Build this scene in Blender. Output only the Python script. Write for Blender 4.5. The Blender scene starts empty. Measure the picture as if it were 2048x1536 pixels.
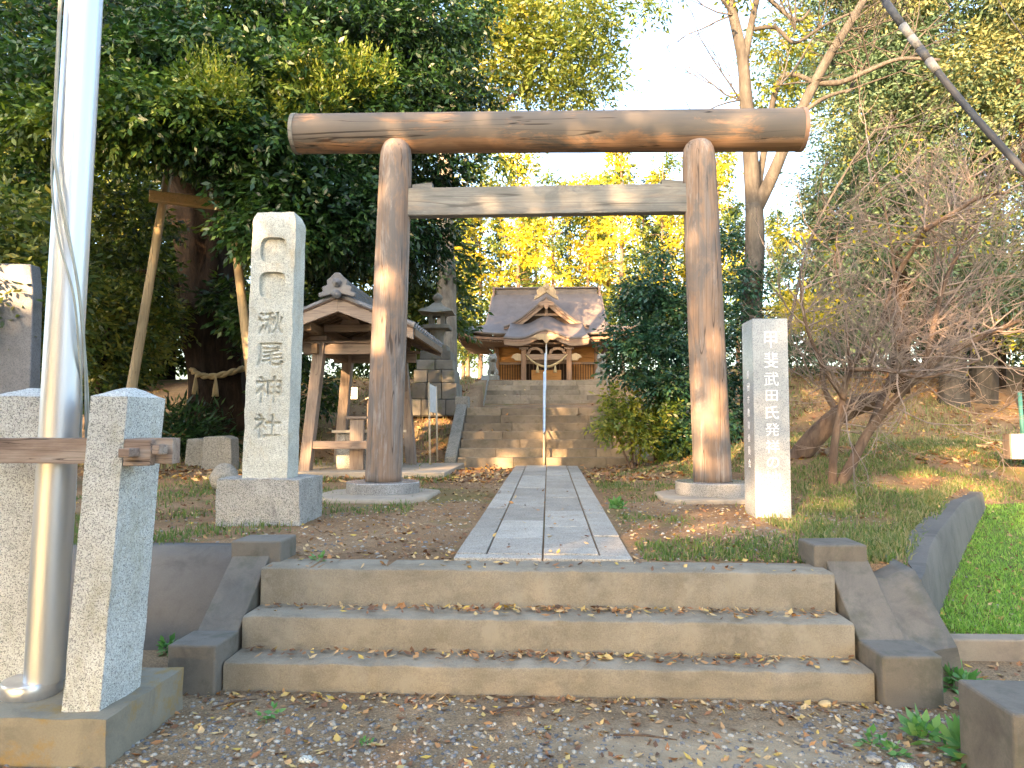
import bpy, math, random
import numpy as np
from mathutils import Vector, Matrix, noise as mnoise
R = math.radians
random.seed(7); rng = np.random.default_rng(7)
S = bpy.context.scene
COL = S.collection

# ------------------------------------------------------------------ camera, light, exposure
CAM = Vector((0.04, 0.0, 1.44)); YAW = R(2.88); PITCH = R(3.16); F = 1450.0
fwd = Vector((-math.sin(YAW)*math.cos(PITCH), math.cos(YAW)*math.cos(PITCH), math.sin(PITCH)))
rgt = Vector((math.cos(YAW), math.sin(YAW), 0)); upv = rgt.cross(fwd)
cd = bpy.data.cameras.new('camera'); cam = bpy.data.objects.new('camera', cd); COL.objects.link(cam)
cd.sensor_width = 36; cd.lens = F/2048*36; cd.clip_start = 0.05; cd.clip_end = 2000
cam.matrix_world = Matrix((( rgt.x, upv.x, -fwd.x, CAM.x), (rgt.y, upv.y, -fwd.y, CAM.y), (rgt.z, upv.z, -fwd.z, CAM.z), (0,0,0,1)))
S.camera = cam
SUN_EL, SUN_AZ = R(14.0), R(24.0)          # behind the camera, to its left
sdir = Vector((-math.sin(SUN_AZ)*math.cos(SUN_EL), -math.cos(SUN_AZ)*math.cos(SUN_EL), math.sin(SUN_EL)))
W = bpy.data.worlds.new('World'); S.world = W; W.use_nodes = True
nt = W.node_tree; bg = nt.nodes['Background']
sky = nt.nodes.new('ShaderNodeTexSky'); sky.sky_type = 'NISHITA'; sky.sun_disc = False
sky.sun_elevation = SUN_EL; sky.sun_rotation = math.pi + SUN_AZ
sky.air_density = 1.0; sky.dust_density = 3.5; sky.ozone_density = 1.0
nt.links.new(sky.outputs[0], bg.inputs[0]); bg.inputs[1].default_value = 0.15
sl = bpy.data.lights.new('sun', 'SUN'); sl.energy = 4.0; sl.angle = R(0.55); sl.color = (1.0, 0.62, 0.31)
so = bpy.data.objects.new('sun', sl); COL.objects.link(so); so.location = (-20, -30, 20)
so.rotation_euler = sdir.to_track_quat('Z', 'Y').to_euler()
S.view_settings.view_transform = 'Standard'; S.view_settings.look = 'None'
S.view_settings.exposure = 2.95; S.view_settings.gamma = 1; S.view_settings.use_curve_mapping = False
S.cycles.max_bounces = 6; S.cycles.diffuse_bounces = 3; S.cycles.glossy_bounces = 2; S.cycles.transmission_bounces = 3
S.cycles.transparent_max_bounces = 4; S.cycles.sample_clamp_indirect = 6

def P(px, py, Y):
    d = fwd + rgt*((px-1024)/F) + upv*((768-py)/F)
    return CAM + d*((Y-CAM.y)/d.y)
def sm(t):
    t = max(0.0, min(1.0, t)); return t*t*(3-2*t)

# ------------------------------------------------------------------ mesh helpers
class MB:
    def __init__(s): s.v = []; s.f = []
    def add(s, v, f):
        b = len(s.v); s.v += [tuple(q) for q in v]; s.f += [tuple(i+b for i in g) for g in f]; return s
    def box(s, x0, x1, y0, y1, z0, z1, M=None):
        v = [Vector(q) for q in ((x0,y0,z0),(x1,y0,z0),(x1,y1,z0),(x0,y1,z0),(x0,y0,z1),(x1,y0,z1),(x1,y1,z1),(x0,y1,z1))]
        if M is not None: v = [M @ q for q in v]
        return s.add(v, [(0,3,2,1),(4,5,6,7),(0,1,5,4),(1,2,6,5),(2,3,7,6),(3,0,4,7)])
    def hexa(s, bot, top):           # 4 bottom pts, 4 top pts, counter-clockwise
        return s.add(list(bot)+list(top), [(0,3,2,1),(4,5,6,7),(0,1,5,4),(1,2,6,5),(2,3,7,6),(3,0,4,7)])
    def bar(s, a, b, w, h, up=Vector((0,0,1))):
        a, b = Vector(a), Vector(b); d = (b-a).normalized(); x = d.cross(up)
        if x.length < 1e-4: x = Vector((1,0,0))
        x.normalize(); u = x.cross(d)
        q = [(-w/2,-h/2),(w/2,-h/2),(w/2,h/2),(-w/2,h/2)]
        v = [a+x*i+u*j for i,j in q] + [b+x*i+u*j for i,j in q]
        return s.add(v, [(0,1,2,3),(4,7,6,5),(0,4,5,1),(1,5,6,2),(2,6,7,3),(3,7,4,0)])
    def tube(s, pts, rad, n=8, cap=True, wob=0.0, squash=None):
        pts = [Vector(p) for p in pts]; m = len(pts)
        if not hasattr(rad, '__len__'): rad = [rad]*m
        v = []; ref = None
        for i, p in enumerate(pts):
            d = (pts[min(i+1,m-1)]-pts[max(i-1,0)]).normalized()
            if ref is None: ref = Vector((1,0,0)) if abs(d.x) < .8 else Vector((0,1,0))
            x = (ref - d*ref.dot(d)).normalized(); ref = x; y = d.cross(x)
            for k in range(n):
                a = 2*math.pi*k/n; r = rad[i]
                if wob: r *= 1 + wob*(mnoise.noise(Vector((math.cos(a)*2.2, math.sin(a)*2.2, p.z*.6+p.x)))+.5*mnoise.noise(Vector((math.cos(a)*6, math.sin(a)*6, p.z*1.2))))
                v.append(p + x*math.cos(a)*r + y*math.sin(a)*r)
        f = [(i*n+k, i*n+(k+1)%n, (i+1)*n+(k+1)%n, (i+1)*n+k) for i in range(m-1) for k in range(n)]
        if cap and n > 2: f += [tuple(reversed(range(n))), tuple(range((m-1)*n, m*n))]
        return s.add(v, f)
    def lathe(s, c, prof, n=24, ang0=0, ang1=2*math.pi):
        full = abs(ang1-ang0-2*math.pi) < 1e-6; k = n if full else n+1
        v = [(c[0]+r*math.cos(ang0+(ang1-ang0)*j/n), c[1]+r*math.sin(ang0+(ang1-ang0)*j/n), c[2]+z) for r, z in prof for j in range(k)]
        f = []
        for i in range(len(prof)-1):
            for j in range(n):
                j2 = (j+1) % k
                f.append((i*k+j, i*k+j2, (i+1)*k+j2, (i+1)*k+j))
        if full: f += [tuple(reversed(range(k))), tuple(range((len(prof)-1)*k, len(prof)*k))]
        return s.add(v, f)
    def prism(s, poly, y0, y1):       # polygon in x,z extruded along y
        n = len(poly); v = [(x,y0,z) for x,z in poly] + [(x,y1,z) for x,z in poly]
        return s.add(v, [tuple(range(n)), tuple(reversed(range(n,2*n)))] + [(i, i+n, (i+1)%n+n, (i+1)%n) for i in range(n)])
    def grid(s, rows):
        n = len(rows[0]); v = [p for r in rows for p in r]
        return s.add(v, [(i*n+j, i*n+j+1, (i+1)*n+j+1, (i+1)*n+j) for i in range(len(rows)-1) for j in range(n-1)])
    def ball(s, c, rx, ry, rz, n=10, m=7, M=None):
        v = []
        for i in range(m+1):
            t = math.pi*i/m
            for k in range(n):
                a = 2*math.pi*k/n; q = Vector((rx*math.sin(t)*math.cos(a), ry*math.sin(t)*math.sin(a), rz*math.cos(t)))
                if M is not None: q = M @ q
                v.append(Vector(c)+q)
        return s.add(v, [(i*n+k, (i+1)*n+k, (i+1)*n+(k+1)%n, i*n+(k+1)%n) for i in range(m) for k in range(n)])
    def rough(s, amp, sc=6.0):
        s.v = [tuple(Vector(q) + mnoise.noise_vector(Vector(q)*sc)*amp) for q in s.v]; return s
    def mesh(s, name, smooth=False):
        me = bpy.data.meshes.new(name); me.from_pydata(s.v, [], s.f); me.update()
        if smooth: me.polygons.foreach_set('use_smooth', [True]*len(me.polygons))
        return me

def put(name, me, mat, parent=None, bevel=0, loc=None, kind=None, segs=2):
    if isinstance(me, MB): me = me.mesh(name, False)
    o = bpy.data.objects.new(name, me); COL.objects.link(o)
    if mat and not me.materials: me.materials.append(mat)
    if parent is not None:
        o.parent = parent
        if parent.type == 'EMPTY': o.matrix_parent_inverse = Matrix.Translation(-parent.location)
    if loc is not None: o.location = loc
    if bevel:
        b = o.modifiers.new('bevel', 'BEVEL'); b.width = bevel; b.segments = segs; b.limit_method = 'ANGLE'
    if kind: o['kind'] = kind
    return o
def sput(name, mb, mat, parent=None, **k):
    me = mb.mesh(name, True); 
    return put(name, me, mat, parent, **k)
def tag(o, label, cat, group=None):
    o['label'] = label; o['category'] = cat
    if group: o['group'] = group
    return o
def thing(name, label, cat, loc, group=None):
    e = bpy.data.objects.new(name, None); COL.objects.link(e); e.location = Vector(loc); e.empty_display_size = .2
    return tag(e, label, cat, group)
def smooth_by_angle(o, a=40):
    me = o.data
    me.polygons.foreach_set('use_smooth', [True]*len(me.polygons))
    me.set_sharp_from_angle(angle=R(a)); return o

# ------------------------------------------------------------------ materials
def nodes(m):
    m.use_nodes = True; t = m.node_tree; return t, t.nodes['Principled BSDF']
def N(t, typ, **k):
    n = t.nodes.new(typ)
    for a, b in k.items(): setattr(n, a, b)
    return n
def ramp(t, fac, stops, interp='LINEAR'):
    r = N(t, 'ShaderNodeValToRGB'); e = r.color_ramp.elements; r.color_ramp.interpolation = interp
    while len(e) < len(stops): e.new(.5)
    for i, (p, c) in enumerate(stops):
        e[i].position = p; e[i].color = (*c, 1) if len(c) == 3 else c
    t.links.new(fac, r.inputs[0]); return r.outputs[0]
def coords(t, scale=(1,1,1), rot=(0,0,0)):
    c = N(t, 'ShaderNodeTexCoord'); m = N(t, 'ShaderNodeMapping'); m.inputs['Scale'].default_value = scale; m.inputs['Rotation'].default_value = rot
    t.links.new(c.outputs['Object'], m.inputs[0]); return m.outputs[0]
def noi(t, vec, s, det=6, rough=.6, dist=0):
    n = N(t, 'ShaderNodeTexNoise'); n.inputs['Scale'].default_value = s; n.inputs['Detail'].default_value = det
    n.inputs['Roughness'].default_value = rough; n.inputs['Distortion'].default_value = dist
    t.links.new(vec, n.inputs['Vector']); return n.outputs[0]
def mix(t, a, b, fac, mode='MIX'):
    m = N(t, 'ShaderNodeMix', data_type='RGBA', blend_type=mode)
    for i, v in ((0, fac), (6, a), (7, b)):
        if hasattr(v, 'links'): t.links.new(v, m.inputs[i])
        elif i == 0: m.inputs[0].default_value = v
        else: m.inputs[i].default_value = (*v, 1)
    return m.outputs[2]
def bump(t, b, h, strength, dist=.01, prev=None):
    n = N(t, 'ShaderNodeBump'); n.inputs['Strength'].default_value = strength; n.inputs['Distance'].default_value = dist
    t.links.new(h, n.inputs['Height'])
    if prev is not None: t.links.new(prev, n.inputs['Normal'])
    t.links.new(n.outputs[0], b.inputs['Normal']); return n.outputs[0]
def flat(name, col, rough=.7, metal=0, spec=.5):
    m = bpy.data.materials.new(name); t, b = nodes(m)
    v = coords(t); n = noi(t, v, 9, 5)
    c = ramp(t, n, [(.3, tuple(x*.78 for x in col)), (.7, tuple(min(1, x*1.15) for x in col))])
    t.links.new(c, b.inputs['Base Color']); b.inputs['Roughness'].default_value = rough; b.inputs['Metallic'].default_value = metal
    b.inputs['Specular IOR Level'].default_value = spec
    bump(t, b, noi(t, v, 60, 4), .15, .003); return m
def concrete(name, c1, c2, stain=(.12,.11,.10), rough=.85, streak=(1,1,1), big=1.6, moss=None, spk=.35):
    m = bpy.data.materials.new(name); t, b = nodes(m)
    v = coords(t); vs = coords(t, streak)
    base = ramp(t, noi(t, v, big, 8, .65), [(.32, c1), (.68, c2)])
    c = mix(t, base, stain, ramp(t, noi(t, vs, 2.7, 9, .7, .6), [(.50, (0,0,0)), (.72, (.75,.75,.75))]))
    fine = ramp(t, noi(t, v, 140, 3, .7), [(.3, (.72,.72,.72)), (.7, (1.18,1.18,1.18))])
    c = mix(t, c, fine, spk, 'MULTIPLY')
    if moss: c = mix(t, c, moss, ramp(t, noi(t, v, 5.1, 7, .7), [(.52, (0,0,0)), (.66, (.8,.8,.8))]))
    t.links.new(c, b.inputs['Base Color']); b.inputs['Roughness'].default_value = rough; b.inputs['Specular IOR Level'].default_value = .3
    p = bump(t, b, noi(t, v, 160, 5, .75), .35, .004); bump(t, b, noi(t, v, 9, 6), .3, .012, p); return m
def granite(name, light, dark, speck, rough=.75, sc=150, bmp=.8, stain=None, amt=.5, spec=.4):
    m = bpy.data.materials.new(name); t, b = nodes(m); v = coords(t)
    vo = N(t, 'ShaderNodeTexVoronoi', feature='F1'); vo.inputs['Scale'].default_value = sc; t.links.new(v, vo.inputs['Vector'])
    sep = N(t, 'ShaderNodeSeparateColor'); t.links.new(vo.outputs['Color'], sep.inputs[0])
    c = ramp(t, sep.outputs[0], [(0, speck), (.16, speck), (.24, dark), (.5, light), (1, tuple(min(1,x*1.15) for x in light))])
    c = mix(t, c, light, .25)
    big = ramp(t, noi(t, v, 3.2, 8, .7), [(.3, (.74,.74,.72)), (.7, (1.12,1.12,1.1))])
    c = mix(t, c, big, .9, 'MULTIPLY')
    if stain: c = mix(t, c, stain, ramp(t, noi(t, coords(t, (1,1,.45)), 4.3, 9, .72, .4), [(.53, (0,0,0)), (.70, (amt,amt,amt))]))
    t.links.new(c, b.inputs['Base Color']); b.inputs['Roughness'].default_value = rough; b.inputs['Specular IOR Level'].default_value = spec
    if bmp:
        p = bump(t, b, noi(t, v, 110, 5, .7), bmp, .006); bump(t, b, noi(t, v, 22, 6, .6), bmp*.8, .02, p)
    return m
def wood(name, a, bcol, ccol, axis, sc=1.0, rough=.75, lichen=None, crack=.5, grey=None, top=None):
    """aged timber; axis = grain direction; grey = weathered patches; top = (z0, z1) where the weather side starts"""
    m = bpy.data.materials.new(name); t, b = nodes(m)
    s = {'x': (.12,1,1), 'y': (1,.12,1), 'z': (1,1,.12)}[axis]
    s2 = {'x': (.03,1,1), 'y': (1,.03,1), 'z': (1,1,.03)}[axis]
    s3 = {'x': (.3,1,1), 'y': (1,.3,1), 'z': (1,1,.3)}[axis]
    v = coords(t, s); v2 = coords(t, s2); v3 = coords(t, s3); v0 = coords(t)
    c = ramp(t, noi(t, v, 4.2*sc, 6, .62, .9), [(.30, a), (.50, bcol), (.68, ccol)])
    g = ramp(t, noi(t, v2, 52*sc, 4, .7, .3), [(.30, (.66,.64,.62)), (.5, (.97,.97,.97)), (.72, (1.2,1.19,1.17))])
    c = mix(t, c, g, .7, 'MULTIPLY')
    if lichen: c = mix(t, c, lichen, ramp(t, noi(t, v, 7*sc, 9, .75, .5), [(.52, (0,0,0)), (.66, (.8,.8,.8))]))
    if grey:
        f = noi(t, v3, 3.4*sc, 10, .74, .7)
        if top:
            sp = N(t, 'ShaderNodeSeparateXYZ'); t.links.new(v0, sp.inputs[0]); mr = N(t, 'ShaderNodeMapRange'); t.links.new(sp.outputs[2], mr.inputs[0])
            mr.inputs[1].default_value, mr.inputs[2].default_value = top; mr.inputs[3].default_value, mr.inputs[4].default_value = -.16, .16
            ad = N(t, 'ShaderNodeMath', operation='ADD'); t.links.new(f, ad.inputs[0]); t.links.new(mr.outputs[0], ad.inputs[1]); f = ad.outputs[0]
        c = mix(t, c, grey, ramp(t, f, [(.49, (0,0,0)), (.58, (.85,.85,.85))]))
    vo = N(t, 'ShaderNodeTexVoronoi', feature='F1'); vo.inputs['Scale'].default_value = 1.9*sc; t.links.new(v3, vo.inputs['Vector'])
    kn = ramp(t, vo.outputs['Distance'], [(.0, (.35,.3,.27)), (.035, (.45,.4,.36)), (.06, (1,1,1))]); c = mix(t, c, kn, .8, 'MULTIPLY')
    cr = ramp(t, noi(t, v2, 7*sc, 2, .5, 1.0), [(.489, (1,1,1)), (.497, (.12,.1,.09)), (.503, (.12,.1,.09)), (.511, (1,1,1))])
    c = mix(t, c, cr, crack, 'MULTIPLY')
    t.links.new(c, b.inputs['Base Color']); b.inputs['Roughness'].default_value = rough; b.inputs['Specular IOR Level'].default_value = .3
    p = bump(t, b, noi(t, v2, 60*sc, 5, .7, .3), .3, .005); bump(t, b, cr, .35*crack, .008, p); return m
def per_object(m, lo, hi):
    """alike pieces differ a little in tone"""
    t, b = nodes(m); l = b.inputs['Base Color'].links[0].from_socket
    oi = N(t, 'ShaderNodeObjectInfo'); c = ramp(t, oi.outputs['Random'], [(0, lo), (1, hi)])
    t.links.new(mix(t, l, c, 1.0, 'MULTIPLY'), b.inputs['Base Color'])
def leafmat(name, cols, trans=.35, rough=.45, spec=.5):
    m = bpy.data.materials.new(name); t, b = nodes(m)
    at = N(t, 'ShaderNodeAttribute', attribute_name='tint'); sp = N(t, 'ShaderNodeSeparateColor'); t.links.new(at.outputs['Color'], sp.inputs[0])
    c = ramp(t, sp.outputs[0], [(i/(len(cols)-1), q) for i, q in enumerate(cols)])
    t.links.new(c, b.inputs['Base Color']); b.inputs['Roughness'].default_value = rough; b.inputs['Specular IOR Level'].default_value = spec
    if trans:
        tr = N(t, 'ShaderNodeBsdfTranslucent'); t.links.new(mix(t, c, (1.5,1.5,.7), 1.0, 'MULTIPLY'), tr.inputs[0])
        mx = N(t, 'ShaderNodeMixShader'); mx.inputs[0].default_value = trans
        t.links.new(b.outputs[0], mx.inputs[1]); t.links.new(tr.outputs[0], mx.inputs[2]); t.links.new(mx.outputs[0], t.nodes['Material Output'].inputs[0])
    return m
def bark(name, a, b_, c_, sc=1):
    m = bpy.data.materials.new(name); t, b = nodes(m); v = coords(t, (1,1,.22)); v3 = coords(t)
    c = ramp(t, noi(t, v, 11*sc, 8, .7, .5), [(.3, a), (.52, b_), (.7, c_)])
    c = mix(t, c, ramp(t, noi(t, v3, 2.4*sc, 6), [(.4, (.75,.75,.75)), (.62, (1.2,1.2,1.15))]), .9, 'MULTIPLY')
    t.links.new(c, b.inputs['Base Color']); b.inputs['Roughness'].default_value = .9; b.inputs['Specular IOR Level'].default_value = .2
    bump(t, b, noi(t, v, 22*sc, 8, .75, .6), .9, .03); return m

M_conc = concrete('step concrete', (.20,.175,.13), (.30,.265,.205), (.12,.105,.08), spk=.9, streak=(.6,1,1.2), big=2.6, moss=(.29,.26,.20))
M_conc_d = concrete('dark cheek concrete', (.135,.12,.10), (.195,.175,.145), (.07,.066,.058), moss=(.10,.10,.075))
M_wallc = concrete('retaining concrete', (.105,.10,.092), (.16,.152,.138), (.055,.055,.05))
M_plinth = concrete('plinth concrete', (.20,.18,.14), (.30,.27,.20), (.13,.12,.10), moss=(.30,.19,.045))
M_apron = concrete('apron concrete', (.33,.28,.22), (.42,.36,.28), (.24,.20,.16))
M_kerb = concrete('kerb concrete', (.24,.20,.16), (.34,.29,.22), (.15,.13,.11))
M_stair = concrete('stair stone', (.20,.165,.12), (.30,.25,.19), (.11,.095,.075), moss=(.16,.14,.09))
M_block = concrete('lantern base stone', (.15,.14,.12), (.25,.235,.20), (.09,.09,.07), moss=(.13,.14,.08))
M_gran_w = granite('white rough granite', (.64,.66,.64), (.36,.38,.38), (.12,.13,.135), sc=250, bmp=.9, stain=(.30,.29,.19), amt=.7)
M_gran_m = granite('monument granite', (.62,.63,.57), (.44,.46,.42), (.20,.22,.21), sc=230, bmp=.8, stain=(.40,.33,.20), amt=.75)
M_gran_b = granite('monument base granite', (.42,.42,.40), (.25,.255,.25), (.08,.085,.09), sc=190, bmp=1.0, stain=(.07,.07,.075), amt=1.0)
M_gran_p = granite('polished granite', (.40,.41,.42), (.27,.28,.29), (.12,.125,.13), rough=.16, sc=230, bmp=0, spec=.7)
M_gran_t = granite('tablet granite', (.38,.41,.44), (.27,.295,.325), (.15,.16,.18), rough=.22, sc=220, bmp=0, spec=.6)
M_gran_d = granite('drum granite', (.34,.34,.34), (.20,.20,.205), (.08,.08,.085), rough=.2, sc=230, bmp=0, spec=.6)
M_slab = granite('paving granite', (.40,.375,.33), (.27,.255,.23), (.13,.125,.12), sc=200, bmp=.35, stain=(.23,.19,.14), amt=.5)
M_stone = granite('weathered stone', (.30,.285,.25), (.22,.21,.185), (.12,.115,.10), sc=90, bmp=.7, stain=(.12,.12,.08), amt=.6)
M_slate = granite('grey slate', (.155,.165,.185), (.13,.14,.155), (.10,.105,.12), rough=.4, sc=90, bmp=.05)
M_lintel = wood('lintel wood', (.17,.10,.062), (.27,.165,.10), (.36,.24,.16), 'x', 1.0, crack=.9, grey=(.10,.10,.095), top=(4.58, 4.86))
M_post = wood('post wood', (.155,.13,.115), (.27,.185,.13), (.19,.175,.165), 'z', 1.3, lichen=(.36,.34,.32), crack=.7, grey=(.14,.13,.125))
M_tie = wood('tie beam wood', (.14,.14,.125), (.21,.21,.195), (.26,.255,.23), 'x', 1.1, lichen=(.27,.21,.16), crack=.5, grey=(.15,.15,.14))
M_railw = wood('fence rail wood', (.17,.12,.095), (.28,.21,.165), (.37,.31,.26), 'x', 2.6, crack=.9)
M_twood_x = wood('pavilion beams', (.17,.13,.105), (.25,.20,.165), (.30,.245,.20), 'x', 2)
M_twood_z = wood('pavilion posts', (.19,.145,.115), (.27,.215,.175), (.32,.265,.22), 'z', 2)
M_twood_y = wood('pavilion rafters', (.12,.085,.055), (.20,.14,.09), (.24,.18,.12), 'y', 2)
M_prop = wood('prop pole wood', (.34,.25,.14), (.50,.38,.22), (.42,.34,.23), 'z', 1.5)
M_propb_lit = wood('sunlit prop beam wood', (.58,.40,.20), (.70,.50,.27), (.60,.44,.26), 'x', 1.5)  # wood colour raised to look sunlit, lighter than the poles
M_swood = wood('shrine timber', (.20,.115,.07), (.30,.18,.11), (.34,.22,.14), 'z', 2)
M_swood_x = wood('shrine beams', (.24,.16,.11), (.34,.235,.165), (.38,.28,.20), 'x', 2)
M_panel = wood('shrine panels', (.42,.19,.055), (.55,.27,.085), (.46,.22,.07), 'x', 2, crack=.2)
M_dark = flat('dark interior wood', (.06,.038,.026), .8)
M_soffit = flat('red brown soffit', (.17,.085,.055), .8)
M_gold = wood('carved ornament wood', (.45,.33,.20), (.58,.43,.26), (.50,.37,.22), 'z', 3, crack=.2)
M_copper = concrete('copper sheet roof', (.14,.115,.10), (.20,.165,.145), (.10,.085,.075), rough=.5, streak=(1,.3,1), spk=.15)
M_fascia = flat('copper fascia', (.27,.17,.12), .5)
M_tile = concrete('kawara tile', (.11,.12,.135), (.175,.185,.205), (.06,.065,.075), rough=.5, spk=.2)
M_white = flat('white paint', (.72,.73,.72), .5)
M_cream = flat('cream sign pole', (.62,.52,.38), .5)
M_ink = flat('sign ink', (.05,.05,.06), .6)
M_chalk = flat('white lettering', (.82,.84,.86), .6)
M_rope = flat('straw rope', (.50,.38,.20), .9)
M_cord = flat('flag halyard', (.40,.41,.36), .8)
M_cable = concrete('black cable', (.035,.037,.042), (.075,.078,.085), (.16,.16,.16), rough=.6)
M_cover = concrete('grey cable cover', (.20,.20,.195), (.30,.30,.29), (.08,.08,.08), rough=.6)
M_green = flat('green net pole', (.10,.32,.24), .5)
M_bark_d = bark('dark bark', (.014,.009,.006), (.034,.022,.014), (.06,.038,.024))
M_bark_g = bark('grey bark', (.13,.115,.10), (.22,.195,.165), (.30,.27,.23))
M_bark_m = bark('brown bark', (.09,.06,.045), (.17,.12,.09), (.24,.18,.13))
M_bark_t = bark('pale spotted bark', (.05,.046,.043), (.085,.077,.07), (.13,.118,.105), .8)
M_twig = bark('twig bark', (.24,.19,.165), (.36,.29,.25), (.48,.39,.33), 2)
per_object(M_stair, (.72,.72,.72), (1.3,1.27,1.22)); per_object(M_slab, (.80,.79,.78), (1.2,1.2,1.2)); per_object(M_block, (.7,.7,.7), (1.25,1.25,1.25))
M_steel = bpy.data.materials.new('brushed aluminium'); t_, b_ = nodes(M_steel)
b_.inputs['Metallic'].default_value = 1; b_.inputs['Base Color'].default_value = (.62,.66,.72,1)
v_ = coords(t_, (1,1,.01)); t_.links.new(ramp(t_, noi(t_, v_, 120, 3), [(.3,(.38,.38,.38)),(.7,(.46,.46,.46))]), b_.inputs['Roughness'])
M_rail = flat('stainless handrail', (.62,.64,.68), .3, metal=.85)
L_dark = leafmat('dark evergreen leaf', [(.009,.028,.010), (.018,.055,.017), (.045,.105,.024), (.16,.22,.035)], .25, .38)  # brightest stop stands in for sun on the great tree's leaves
L_mid = leafmat('mixed broad leaf', [(.016,.034,.012), (.045,.085,.022), (.10,.14,.03), (.22,.22,.045)], .35)
L_lime = leafmat('lime leaf', [(.05,.10,.02), (.09,.15,.025), (.16,.20,.03), (.26,.26,.04)], .4)
L_yel = leafmat('yellow and sunlit leaf', [(.07,.12,.03), (.16,.19,.03), (.42,.37,.03), (.58,.47,.04)], .35)  # yellows include direct sun on yellow-green leaves beyond the shrine
L_con = leafmat('grey green conifer leaf', [(.035,.075,.045), (.06,.11,.06), (.10,.15,.075), (.19,.19,.07)], .2, .6)
L_air = leafmat('airy olive leaf', [(.05,.09,.02), (.10,.14,.03), (.16,.19,.04), (.30,.27,.04)], .4)
L_cam = leafmat('glossy blue green leaf', [(.010,.038,.026), (.018,.062,.038), (.028,.085,.045), (.07,.12,.04)], .2, .3)
L_litter = leafmat('fallen leaf litter', [(.10,.055,.03), (.22,.10,.045), (.40,.20,.07), (.52,.38,.20), (.50,.34,.06)], 0, .7)
L_grass = leafmat('grass blade', [(.07,.11,.03), (.08,.15,.035), (.13,.19,.05), (.32,.27,.15)], .35, .6)
L_lawn = leafmat('bright lawn blade', [(.13,.27,.05), (.19,.37,.07), (.26,.44,.10), (.38,.46,.14)], .4, .6)
L_weed = leafmat('weed leaf', [(.05,.17,.05), (.08,.24,.07), (.13,.30,.10), (.22,.36,.15)], .35, .5)

def groundmat(name, stops, grass, thr, sandy=None):
    m = bpy.data.materials.new(name); t, b = nodes(m); v = coords(t)
    c = ramp(t, noi(t, v, 1.1, 10, .7), stops)
    sp = ramp(t, noi(t, v, 85, 4, .75), [(.34, (.45,.43,.42)), (.5, (1,1,1)), (.66, (1.6,1.5,1.35))])
    c = mix(t, c, sp, .8, 'MULTIPLY')
    if grass: c = mix(t, c, grass, ramp(t, noi(t, v, .8, 8, .72, .4), [(thr, (0,0,0)), (thr+.12, (.8,.8,.8))]))
    if sandy:
        mp = N(t, 'ShaderNodeMapping'); tc = N(t, 'ShaderNodeTexCoord'); t.links.new(tc.outputs['Object'], mp.inputs[0])
        mp.inputs['Location'].default_value = (-sandy[0]*.55, -sandy[1]*1.2, 0); mp.inputs['Scale'].default_value = (.55,1.2,0)
        ln = N(t, 'ShaderNodeVectorMath', operation='LENGTH'); t.links.new(mp.outputs[0], ln.inputs[0])
        ad = N(t, 'ShaderNodeMath', operation='ADD'); t.links.new(ln.outputs['Value'], ad.inputs[0]); t.links.new(noi(t, v, 5, 6, .7), ad.inputs[1])
        c = mix(t, (.46,.36,.24), c, ramp(t, ad.outputs[0], [(.62, (0,0,0)), (1.0, (1,1,1))]))
    t.links.new(c, b.inputs['Base Color']); b.inputs['Roughness'].default_value = .95; b.inputs['Specular IOR Level'].default_value = .15
    p = bump(t, b, noi(t, v, 40, 8, .8), .7, .03); bump(t, b, noi(t, v, 6, 6), .5, .06, p); return m
M_dirt = groundmat('bare earth', [(.3, (.17,.115,.07)), (.5, (.27,.195,.12)), (.7, (.38,.29,.185))], None, 0, sandy=(.75, 3.25))
M_upper = groundmat('leaf strewn earth', [(.3, (.16,.10,.06)), (.5, (.27,.175,.10)), (.7, (.35,.25,.155))], (.15,.145,.05), .52)
M_lawn = groundmat('lawn soil', [(.3, (.10,.15,.04)), (.5, (.14,.21,.05)), (.7, (.22,.21,.08))], None, 0)

# ------------------------------------------------------------------ terrain
def wall_xy(t):        # the oblique retaining wall's line from the right cheek back
    return (2.24 + 2.4*t + .15*t*t, 4.45 + 3.75*t)
WT = ((0, .1, .3, .53, .65, .91, 1.0), (.52, .53, .625, .676, .717, .70, .70))
def wall_top(t): return float(np.interp(t, WT[0], WT[1]))
def y_start(x):
    if x < -1.98: return 4.93 + .05*math.sin(x*1.3)
    if abs(x) > 1.695 and x < 2.22: return 4.72
    if x < 2.22: return 4.40
    if x < 4.79:
        lo, hi = 0.0, 1.0
        for _ in range(18):
            m = (lo+hi)/2
            if wall_xy(m)[0] < x: lo = m
            else: hi = m
        return wall_xy(lo)[1] + .20
    return 8.40 + (x-4.79)*.22
def h_low(x, y):
    base = .02 + .012*mnoise.noise(Vector((x*1.1, y*1.1, 3)))
    if x > 2.0: base += sm((x-2.2)/.4)*max(0, min(1, (y-4.6)/.2))*(.09 + .115*max(0, y-4.7))
    return base
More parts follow.
